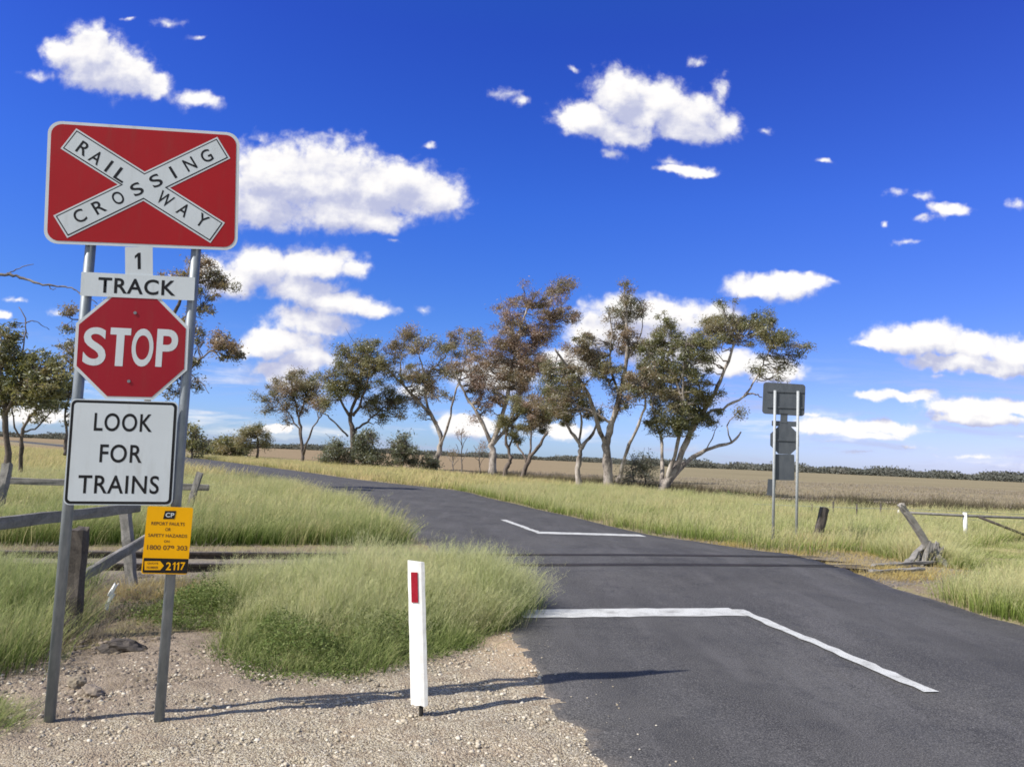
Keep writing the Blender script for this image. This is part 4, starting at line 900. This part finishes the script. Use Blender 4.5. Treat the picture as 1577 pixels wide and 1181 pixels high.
# trees behind the near sign, left edge
tree('gum_tree', 'shady gum at the left edge with a thick dark trunk', 21.0, [([(14,752),(12,715),(8,640),(3,580),(8,530)],16,5), ([(8,640),(35,590),(60,570)],7,3), ([(5,600),(-15,560)],8,3), ([(35,590),(36,530),(40,497),(29,473)],4,1.5), ([(40,498),(49,494),(60,497),(76,508)],2.5,1)],
 [(15,515,22,18,.8),(5,545,30,24),(55,560,36,20,.9),(30,585,40,26),(70,590,30,24,.9),(10,610,26,24),(90,575,18,18,.9),(45,610,28,16,.8)], L_gumgreen, M_bark2, leaf=0.12, dens=0.9, tone=-0.15)
tree('gum_tree', 'darker gum with bare lower forks standing between left edge and sign', 27.0, [([(33,712),(34,690),(36,660),(52,635),(75,610)],9,4), ([(36,665),(60,655),(90,620)],4,2), ([(34,680),(20,650),(18,620)],4,2), ([(100,700),(103,670),(100,640),(112,600)],7,3)],
 [(70,620,34,18,.8),(100,610,22,22),(30,625,22,14,.8),(95,590,22,20),(60,645,24,8,.3),(115,640,14,16,.8)], L_gumgreen, M_bark2, leaf=0.12, dens=0.95, tone=-0.15)
tree('gum_tree', 'tall open gum growing behind the stop sign with branches showing both sides', 30.0,
 [([(216,735),(220,690),(228,620),(236,560),(262,500),(285,440),(305,410)],20,3), ([(230,610),(262,590),(290,572),(315,548),(340,530)],8,2), ([(262,500),(300,480),(312,470)],5,2), ([(236,560),(190,520),(140,500),(108,490)],8,2), ([(285,440),(320,432),(345,440)],4,1.5), ([(290,572),(305,585),(322,606)],3,1),([(190,520),(130,540),(108,560)],5,2)],
 [(318,405,20,12,.8),(330,430,26,14,.9),(352,440,16,10,.8),(300,420,18,14,.8),(311,477,18,12,.7),(345,528,24,14),(364,545,12,9,.8),(300,558,12,12,.6),(288,580,9,12,.6),(268,600,14,11,.7),(105,478,12,11,.8),(104,505,10,9,.7),(112,562,16,18,.9),(105,540,14,12,.6),(270,430,26,16,.7),(200,500,50,40,.6),(150,540,40,30,.6),(290,500,12,14,.6),(322,455,16,10,.7),(345,545,18,10,.7),(300,590,16,10,.6),(290,440,20,14,.8),(305,520,12,14,.6)], L_gum, M_bark2, leaf=0.12, dens=0.95)
tree('dead_tree', 'leafless tree off the left edge reaching a dead branch toward the sign', 14.0, [([(-150,800),(-140,650),(-120,520),(-90,450)],34,16), ([(-100,460),(-50,430),(0,423),(26,425),(46,433),(75,440),(101,442),(118,448),(150,468)],9,1.5), ([(10,423),(17,419),(29,413),(52,407)],3,1.2), ([(75,440),(80,446),(86,444)],2,1), ([(118,448),(135,452)],1.5,.8), ([(-120,520),(-160,400),(-170,330)],16,4)], [], L_gum, M_dead, twig=False)
# fallen boughs with leaves by the far sign
for x, y, lab in ((1120,768,'fallen leafy bough lying nearer the right end gum'), (1165,774,'fallen leafy bough lying just left of the far sign')):
    tree('fallen_bough', lab, 36.0, [([(x-26, y+12), (x, y+4), (x+26, y+2)], 3, 1), ([(x, y+4), (x+6, y-10)], 2, 1), ([(x-8, y+6), (x-14, y-8)], 2, 1)],
         [(x-14, y, 14, 8, 1.0), (x+10, y+2, 18, 8, 1.0), (x+2, y-6, 8, 5, .6)], L_weed, M_dead, cat='fallen branch', leaf=0.14, base=(x, y+12), group='fallen boughs by the paddock')

# ------------------------------------------------------------------ distant woodland
def woodland(name, label, az0, az1, dist, hgt, n, leaf):
    P_ = []; cl = []
    ntree = n
    for i in range(ntree):
        az = rng.uniform(az0, az1); d = dist*rng.uniform(0.9, 1.25); h_ = hgt*rng.uniform(0.55, 1.1)*(0.8+0.3*math.sin(az*31)*math.sin(az*83+1)); x, y = d*math.sin(az), d*math.cos(az)
        m_ = 46; q = rng.normal(size=(m_, 3)); q = np.clip(q, -1.6, 1.6)*np.array([h_*0.75, h_*0.5, h_*0.27])+[x, y, h_*0.5]; q[:, 2] = np.maximum(q[:, 2], 0.3)
        P_.append(q); cl.append(np.full(m_, rng.random()))
    o = leaves(name, np.concatenate(P_), np.concatenate(cl), leaf, L_far, None, 0.8, 0.0)
    return tag(o, label, 'woodland', kind='stuff')
woodland('distant_woodland', 'dark line of woodland along the horizon behind the far sign', math.radians(8), math.radians(42), 620, 6.6, 2400, 1.25)
woodland('distant_woodland', 'low woodland line on the horizon behind the row of gums', math.radians(-42), math.radians(8), 950, 7.0, 2200, 1.7)

# ------------------------------------------------------------------ grass
WIND = np.array([0.17, 0.04])
def grass(name, label, poly, ntuft, per, hfun, wid, mat, tuft_r=0.12, heads=0.3, near=True, lean=0.35, avoid_road=0.0, dens=None):
    T = sample(poly, ntuft, dens)
    B = np.repeat(T, per, 0); n = len(B); off = rng.normal(size=(n, 2))*tuft_r; B = B+off
    ok = ~inside(B, ROADPOLY) | (avoid_road < 0)
    B, off = B[ok], off[ok]; n = len(B)
    H = hfun(B)*rng.uniform(0.45, 1.15, n)*np.repeat(rng.uniform(0.75, 1.2, len(T)), per)[ok]
    dirv = off/(tuft_r+1e-6)*lean*0.6+rng.normal(size=(n, 2))*lean*0.45+WIND
    ts = np.array([0, 0.38, 0.75, 1.0]) if near else np.array([0, 0.55, 1.0])
    az = rng.uniform(0, np.pi, n); side = np.c_[np.cos(az), np.sin(az), np.zeros(n)]
    wv = wid*rng.uniform(0.6, 1.4, n)
    z0 = np.where(inside(B, ROADPOLY), 0.02, -0.02)
    def at(t): return np.c_[B+dirv*(H*t**1.9)[:, None], z0+H*(t-0.22*t*t*np.minimum(np.linalg.norm(dirv, axis=1), 1.2))]
    V = []; hh = []
    for t in ts[:-1]:
        c = at(np.full(n, t)); wt_ = wv*(1-0.75*t)
        V += [c-side*wt_[:, None]/2, c+side*wt_[:, None]/2]; hh += [np.full(n, t), np.full(n, t)]
    V.append(at(np.ones(n))); hh.append(np.ones(n))
    nl = len(V); V = np.stack(V, 1); r_ = 0.5*rng.random(n)+0.5*np.repeat(rng.random(len(T)), per)[ok]; hh = np.stack(hh, 1); rr = np.repeat(r_[:, None], nl, 1)
    i = np.arange(n)*nl; quads = [np.stack([i+2*q, i+2*q+1, i+2*q+3, i+2*q+2], 1) for q in range(len(ts)-2)]; tri = np.stack([i+nl-3, i+nl-2, i+nl-1], 1)
    VV = [V.reshape(-1, 3)]; AH = [hh.ravel()]; AR = [rr.ravel()]; TT = [tri]; cnt = n*nl
    m_ = int(n*heads)
    if m_ and near:
        sel = rng.choice(n, m_, False)
        for q in range(6):
            t = rng.uniform(0.72, 1.0, m_); c = at(np.broadcast_to(0.0, n))[sel]*0
            Hs, Bs, ds = H[sel], B[sel], dirv[sel]
            c = np.c_[Bs+ds*(Hs*t**1.9)[:, None], z0[sel]+Hs*(t-0.22*t*t*np.minimum(np.linalg.norm(ds, axis=1), 1.2))]
            d = rng.normal(size=(m_, 3)); d[:, 2] = np.abs(d[:, 2])+0.3; d /= np.linalg.norm(d, axis=1)[:, None]
            L = rng.uniform(0.03, 0.085, m_)[:, None]*np.clip(Hs/0.5, 0.4, 1.3)[:, None]
            s_ = side[sel]*wid*0.32
            VV.append(np.stack([c-s_, c+s_, c+d*L], 1).reshape(-1, 3)); AH.append(np.full(m_*3, 1.0)); AR.append(np.repeat(r_[sel], 3))
            b_ = cnt+np.arange(m_)*3; TT.append(np.stack([b_, b_+1, b_+2], 1)); cnt += m_*3
    o = mesh_np(name, np.concatenate(VV), quads+[np.concatenate(TT)], mat, None, {'h': np.concatenate(AH), 'r': np.concatenate(AR)})
    return tag(o, label, 'grass', kind='stuff')
CL = [(-2.05,5.95),(-1.55,5.5),(-1.1,5.65),(-.6,6.05),(-.15,6.8),(.12,7.4),(.22,8.1),(.0,8.9),(-.5,9.5),(-1.5,9.7),(-2.6,9.0),(-3.1,8.2),(-3.2,7.5),(-2.45,6.9)]
CLa = np.array(CL)
def h_clump(P_):
    d = dist_poly(P_, CLa); front = np.clip((P_[:, 1]-(5.6+0.35*np.abs(P_[:, 0]+1.4)))/1.3, 0, 1)
    return np.where(P_[:, 0] < -1.7, 0.70, 0.95)*(0.16+0.42*front*np.clip(0.35+d/0.5, 0, 1))*(1+0.25*lump(P_[:, 0], P_[:, 1], 2.2))
CLb = [(-2.0,6.4),(-1.4,6.1),(-.7,6.4),(-.1,7.0),(.15,7.5),(.22,8.1),(.0,8.9),(-.5,9.5),(-1.5,9.7),(-2.6,9.0),(-3.0,8.2),(-2.6,7.2)]
grass('tussock_grass', 'soft pale tussocks of grass behind the white guide post', CLb, 640, 72, h_clump, 0.0036, GR_near, 0.085, 0.75)
grass('tussock_grass', 'plume of long grass spilling over the left road edge at the stop line', [(-.6,7.0),(.08,7.2),(.32,7.9),(.22,8.7),(-.2,9.3),(-.9,8.8)], 170, 60, lambda P_: 0.40+0.12*lump(P_[:, 0], P_[:, 1], 3), 0.0034, GR_near, 0.09, 0.9, True, 0.38, -1)
grass('dead_grass', 'sparse dead grass and twigs on the soil around the sign posts', [(-3.6,4.3),(-2.6,4.2),(-1.5,5.0),(-1.9,5.9),(-2.5,6.7),(-3.3,6.4)], 330, 16, lambda P_: 0.07+0.04*lump(P_[:, 0], P_[:, 1], 4), 0.0035, GR_grey, 0.06, 0.1, True, 1.0)
grass('tussock_grass', 'coarse bright blades standing through the pale tussocks', CLb, 170, 30, lambda P_: h_clump(P_)*1.05, 0.0062, GR_green, 0.06, 0.2)
# low green weeds at the front of the clump
def weeds(name, label, poly, n, h, size, mat):
    T = sample(poly, n//60, None); B = np.repeat(T, 60, 0)+rng.normal(size=((n//60)*60, 2))*0.09
    dd = np.clip(dist_poly(B, np.array(poly))/0.35, 0.25, 1)
    B3 = np.c_[B, rng.random(len(B))**1.3*h*dd*(1+0.5*lump(B[:, 0], B[:, 1], 5))]
    o = leaves(name, B3, np.clip(np.repeat(rng.random(len(T)), 60)*0.7+0.15, 0, 1), size, mat, None, 0.5, -0.3); return tag(o, label, 'weeds', kind='stuff')
WE = [(-2.1,5.9),(-1.6,5.42),(-1.1,5.55),(-.6,6.0),(-.2,6.75),(-.7,7.1),(-1.5,7.0),(-2.2,7.0)]
weeds('low_weeds', 'bright green low weeds along the gravel in front of the grass', WE, 42000, 0.24, 0.021, L_weed)
grass('short_grass', 'short green grass mixed into the low weeds at the gravel edge', WE, 320, 40, lambda P_: 0.20+0.08*lump(P_[:, 0], P_[:, 1], 4), 0.0045, GR_green, 0.09, 0.1, True, 0.5)
weeds('low_weeds', 'dark green weeds under the yellow plate between the posts', [(-3.3,7.0),(-2.7,6.75),(-2.2,6.9),(-2.3,7.5),(-2.9,8.0),(-3.4,7.7)], 16000, 0.30, 0.022, L_weed)
grass('short_grass', 'small dark green tuft in the bottom left corner by the sign post', [(-3.4,4.1),(-2.72,4.12),(-2.68,4.4),(-3.0,4.55),(-3.6,4.6)], 170, 44, lambda P_: 0.13+0*P_[:, 0], 0.005, GR_green, 0.07, 0.1, True, 0.6)
LN = [(-6.5,5.6),(-4.2,5.1),(-3.35,4.95),(-3.25,5.5),(-3.5,6.3),(-3.75,7.0),(-4.8,8.2),(-7.5,8.8),(-9,7)]
grass('tussock_grass', 'long green grass at the left edge beside the leaning sign post', LN, 620, 50, lambda P_: 0.42+0.12*lump(P_[:, 0], P_[:, 1], 2), 0.005, GR_green, 0.12, 0.25)
grass('tussock_grass', 'yellow green grass in front of the track at the left edge', [(-5.0,7.6),(-4.3,8.6),(-6.5,8.7),(-12,8.0),(-10,5.5)], 520, 46, lambda P_: 0.36+0.1*lump(P_[:, 0], P_[:, 1], 2), 0.006, GR_near, 0.12, 0.3)
grass('dead_grass', 'grey dead grass and litter around the broken timber fence', [(-4.3,6.2),(-3.2,6.1),(-2.7,6.7),(-3.0,8.2),(-2.9,9.3),(-5.2,8.9),(-4.6,7.6)], 420, 34, lambda P_: 0.12+0.06*lump(P_[:, 0], P_[:, 1], 4), 0.004, GR_grey, 0.14, 0.1, True, 0.8)
grass('dead_grass', 'orange dead grass at the foot of the broken timber fence', [(-4.0,8.0),(-3.2,7.6),(-3.0,8.3),(-3.7,8.7)], 90, 34, lambda P_: 0.17+0*P_[:, 0], 0.005, GR_dry, 0.1, 0.1, True, 0.7)
grass('dead_grass', 'thin grey grass along the ballast beside the rails', [rp(-14,1.25),rp(2.4,1.25),rp(2.4,2.2),rp(-14,2.4)], 420, 26, lambda P_: 0.12+0.04*lump(P_[:, 0], P_[:, 1], 3), 0.006, GR_grey, 0.15, 0.1, True, 0.7)
grass('dead_grass', 'low dry grass on the near side of the rails', [rp(-12,-0.9),rp(2.0,-0.9),rp(2.0,-0.25),rp(-12,-0.25)], 260, 26, lambda P_: 0.10+0.04*lump(P_[:, 0], P_[:, 1], 3), 0.006, GR_near, 0.12, 0.1, True, 0.7)
grass('dead_grass', 'dead grass growing between the two rails', [rp(-14,0.12),rp(2.2,0.12),rp(2.2,0.95),rp(-14,0.95)], 420, 24, lambda P_: 0.09+0.05*lump(P_[:, 0], P_[:, 1], 3), 0.006, GR_grey, 0.12, 0.1, True, 0.7)
C1P = [(-1.75,13.4),(-2.55,16.3),(-3.1,18.3),(-4.4,22),(-6.7,26.5),(-9.6,32),(-20,30),(-17,20),(-13,11.2),(-8.5,11.0),(-5.5,12.2),(-3.6,12.9)]
grass('verge_grass', 'tall soft grass between the rails and the road bend', C1P, 3600, 36, lambda P_: 0.50+0.14*lump(P_[:, 0], P_[:, 1], 1.3), 0.009, GR_mid, 0.20, 0.25)
grass('verge_grass', 'darker green front edge of the grass beyond the rails', [(-1.75,13.3),(-2.3,14.8),(-6,14.2),(-10,12.6),(-12,10.9),(-8.5,10.9),(-5.5,12.1),(-3.6,12.8)], 900, 38, lambda P_: 0.50+0.16*lump(P_[:, 0], P_[:, 1], 2), 0.008, GR_green, 0.16, 0.2)
C2P = [(-9.6,32),(-14.9,41),(-24.4,56),(-46.5,88),(-75,100),(-60,60),(-40,35),(-20,29)]
grass('verge_grass', 'pale far grass inside the road bend', C2P, 4600, 14, lambda P_: 0.56+0.12*lump(P_[:, 0], P_[:, 1], .6), 0.026, GR_far, 0.4, 0, False)
grass('verge_grass', 'green grass behind the timber rail fence at left', [(-13,11.2),(-17,20),(-20,30),(-30,45),(-60,70),(-60,40),(-30,15)], 2600, 18, lambda P_: 0.42+0.12*lump(P_[:, 0], P_[:, 1], .7), 0.022, GR_green, 0.3, 0, False)
R1P = [(5.75,14.6),(5.2,14.9),(4.2,16.3),(3.3,17.6),(1.45,23.2),(-.3,28.8),(-2.3,34.9),(6,45),(11,33),(14,30),(22,32.5),(30,30),(14,21),(9.5,16.5),(8.6,15.8),(7.4,15.5),(6.4,15.2)]
grass('verge_grass', 'grassy verge along the right of the road beneath the far sign', R1P, 4600, 32, lambda P_: 0.44+0.14*lump(P_[:, 0], P_[:, 1], 1.1), 0.0095, GR_mid, 0.20, 0.3)
R2P = [(-2.3,34.9),(-7.8,42.4),(-16,56.4),(-37.4,90.4),(-33,96),(-18,80),(-4,62),(6,45)]
grass('verge_grass', 'pale yellow verge between the road and the row of gums', R2P, 3600, 14, lambda P_: 0.45+0.12*lump(P_[:, 0], P_[:, 1], .5), 0.028, GR_far, 0.4, 0, False)
R4P = [(7.5,14.0),(8.0,13.6),(8.6,15.0),(10.2,18),(10.6,19.5),(9.6,18.6),(8.4,16.2),(7.3,15.2)]
grass('verge_grass', 'tall grass behind the leaning split post by the pipe fence', R4P, 1100, 36, lambda P_: 0.34+0.10*lump(P_[:, 0], P_[:, 1], 1.5), 0.009, GR_mid, 0.18, 0.25)
grass('dead_grass', 'dark dry weeds, darkened for tree shade, between the verge and the paddock', [(12.3,30.5),(22,33),(40,37),(40,40),(22,36.5),(12.5,34),(10,46),(2,56),(-2,62),(-3,60),(3,50),(8,43)], 1500, 26, lambda P_: 0.62+0.3*lump(P_[:, 0], P_[:, 1], 1.0), 0.02, GR_weedshade, 0.3, 0, False)
R3P = [(5.85,8.2),(5.62,9.2),(5.75,10.2),(6.6,11.3),(7.6,12.3),(8.6,13.4),(9.6,14.6),(14,15.5),(18,16),(18,11),(13,7),(7.2,5.6)]
grass('verge_grass', 'lush green grass at the right edge of the picture', R3P, 3000, 40, lambda P_: (0.40+0.10*lump(P_[:, 0], P_[:, 1], 1.5))*np.clip(1.15-(P_[:, 1]-9)/7, 0.32, 1), 0.007, GR_mid, 0.14, 0.25)
grass('short_grass', 'short pale green grass in front of the low pipe fence', [(8.6,13.4),(10.2,18),(11,19.7),(22,20.6),(22,15.5),(14,14.6),(9.4,13.2)], 2600, 30, lambda P_: 0.085+0.03*lump(P_[:, 0], P_[:, 1], 1.5), 0.008, GR_mid, 0.2, 0.0)
for poly, lab, h_ in (([(6.1,15.9),(6.9,16.2),(7.0,17.0),(6.4,17.2)], 'golden dead tussock below the far sign', 0.26), ([(7.2,15.2),(8.2,14.7),(8.6,15.4),(7.8,15.9)], 'golden dead grass between the leaning posts', 0.2), ([(5.45,11.5),(6.2,11.6),(7.0,12.5),(7.2,13.1),(6.4,13.0),(5.4,12.6)], 'golden dead grass on the gravel before the loose planks', 0.15)):
    grass('dead_grass', lab, poly, 42, 40, lambda P_: h_+0*P_[:, 0], 0.006, GR_dry, 0.12, 0.1, True, 0.7)
grass('dead_grass', 'pale dry grass scattered over the bare ground at the right road edge', APRON, 260, 30, lambda P_: 0.11+0.05*lump(P_[:, 0], P_[:, 1], 3), 0.006, GR_dry, 0.13, 0.1, True, 0.8)
grass('field_stubble', 'dry stubble tufts over the near paddock', [(13,31.5),(20,33.5),(30,36),(60,41),(120,95),(60,110),(0,90),(-3,69),(6,53),(11.5,45)], 9000, 5, lambda P_: 0.22+0.06*lump(P_[:, 0], P_[:, 1], .4), 0.05, GR_grey, 0.25, 0, False)

# ------------------------------------------------------------------ stones and litter
def stones(name, label, poly, n, s0, s1, mat, z0=0.02, keep=0.02):
    B = sample(poly, n); B = B[~inside(B, ROADPOLY) | (rng.random(len(B)) < keep)]; n = len(B)
    base = np.array([(0, 0, 1), (.9, 0, .45), (.28, .86, .45), (-.72, .53, .45), (-.72, -.53, .45), (.28, -.86, .45), (.95, .3, -.3), (0, 1, -.3), (-.95, .3, -.3), (-.6, -.8, -.3), (.6, -.8, -.3)])
    fc = np.array([(0,1,2),(0,2,3),(0,3,4),(0,4,5),(0,5,1),(1,6,2),(2,6,7),(2,7,3),(3,7,8),(3,8,4),(4,8,9),(4,9,5),(5,9,10),(5,10,1),(1,10,6)])
    s = s0*(s1/s0)**(rng.random(n)**2.2); az = rng.uniform(0, 6.28, n); V = base[None]*rng.uniform(0.6, 1.25, (n, 11, 3))*s[:, None, None]*np.array([1, .8, .6])
    x = V[..., 0]*np.cos(az)[:, None]-V[..., 1]*np.sin(az)[:, None]; y = V[..., 0]*np.sin(az)[:, None]+V[..., 1]*np.cos(az)[:, None]
    V = np.stack([x+B[:, 0, None], y+B[:, 1, None], V[..., 2]+z0+ground_z(B[:, 0], B[:, 1])[:, None]], -1).reshape(-1, 3)
    fcs = (fc[None]+(np.arange(n)*11)[:, None, None]).reshape(-1, 3)
    o = mesh_np(name, V, [fcs], mat, None, {'r': np.repeat(rng.random(n), 11)}); return tag(o, label, 'gravel', kind='stuff')
mt, k, b, o = mat_base('loose_stones'); ar = k.n('ShaderNodeAttribute', attribute_name='r').outputs['Fac']
k.link(k.ramp(ar, [(0, (0.23, 0.19, 0.14)), (0.4, (0.40, 0.34, 0.25)), (0.75, (0.50, 0.435, 0.34)), (1, (0.60, 0.55, 0.46))]), b.inputs['Base Color']); b.inputs['Roughness'].default_value = 0.9; M_stone = mt
mt2 = mat_simple('dark_stone', (0.15, 0.12, 0.095), (0.30, 0.245, 0.19), 30, 0.95, 0, 0.4, 0.01)
stones('loose_gravel', 'loose pale gravel stones strewn over the near shoulder', [(-4.0,2.8),(-3.2,5.4),(-2.2,6.0),(-.4,6.6),(.15,7.1),(.6,4.6),(1.0,2.6)], 16000, 0.004, 0.020, M_stone, 0.028)
stones('loose_gravel', 'loose dark gravel crumbled along the right road edge', [(5.2,9.8),(5.7,10.0),(7.2,12.5),(7.6,14.2),(4.6,17.4),(3.4,18.5),(2.9,17.9),(5.0,14.4)], 2600, 0.008, 0.024, mt2, 0.02)
stones('loose_gravel', 'few pale stones dragged onto the asphalt beside the gravel shoulder', [(.2,6.9),(.5,6.8),(.95,5.2),(1.3,4.2),(.6,4.1)], 45, 0.003, 0.012, M_stone, 0.036, 1.0)
stones('loose_gravel', 'darker clods and stones around the sign posts', [(-3.6,4.2),(-2.3,4.4),(-1.5,5.3),(-2.6,6.4),(-3.4,6.2)], 3400, 0.004, 0.034, mt2, 0.024)
def rock(name, label, cat, c, size, mat, seed):
    r = np.random.default_rng(seed); bm = bmesh.new(); bmesh.ops.create_icosphere(bm, subdivisions=3, radius=1)
    ph = r.uniform(0, 6.28, 9)
    for v in bm.verts:
        n_ = v.co.copy(); f_ = 1+0.22*math.sin(n_.x*3.1+ph[0])*math.sin(n_.y*2.7+ph[1])+0.16*math.sin(n_.z*5+n_.x*4+ph[2])+0.10*math.sin(n_.y*9+ph[3])*math.sin(n_.x*8+ph[4])+r.uniform(-.04, .04)
        v.co = Vector((n_.x*size[0], n_.y*size[1], n_.z*size[2]))*f_
    me = bpy.data.meshes.new(name); bm.to_mesh(me); bm.free(); o = link_mesh(name, me, mat); o.location = (c[0], c[1], c[2]+size[2]*0.55); return tag(o, label, cat)
q = G(187, 1005); rock('charred_log', 'dark charred lump of timber lying behind the near posts', 'log', (q[0], q[1], 0), (0.17, 0.09, 0.065), M_wood2, 3)
q = G(140, 1072); rock('rock', 'brown clod of earth between the two sign posts', 'rock', (q[0], q[1], 0.01), (0.075, 0.06, 0.035), mt2, 4)
q = G(118, 1062); rock('rock', 'pale grey rock lying between the two sign posts', 'rock', (q[0], q[1], 0.01), (0.05, 0.045, 0.045), M_stone, 6)
for i, (x, y, lab) in enumerate(((173, 908, 'rear white splinter of broken post in the dead grass'), (168, 925, 'front white splinter of broken post in the dead grass'))):
    p_ = D(x, y, 7.0); mb = MB(); mb.beam(p_-np.array([.02, 0, .055]), p_+np.array([.02, .01, .045]), 0.035, 0.03, 3, 0.006); tag(mb.build('post_splinter', M_gpost), lab, 'splinter')
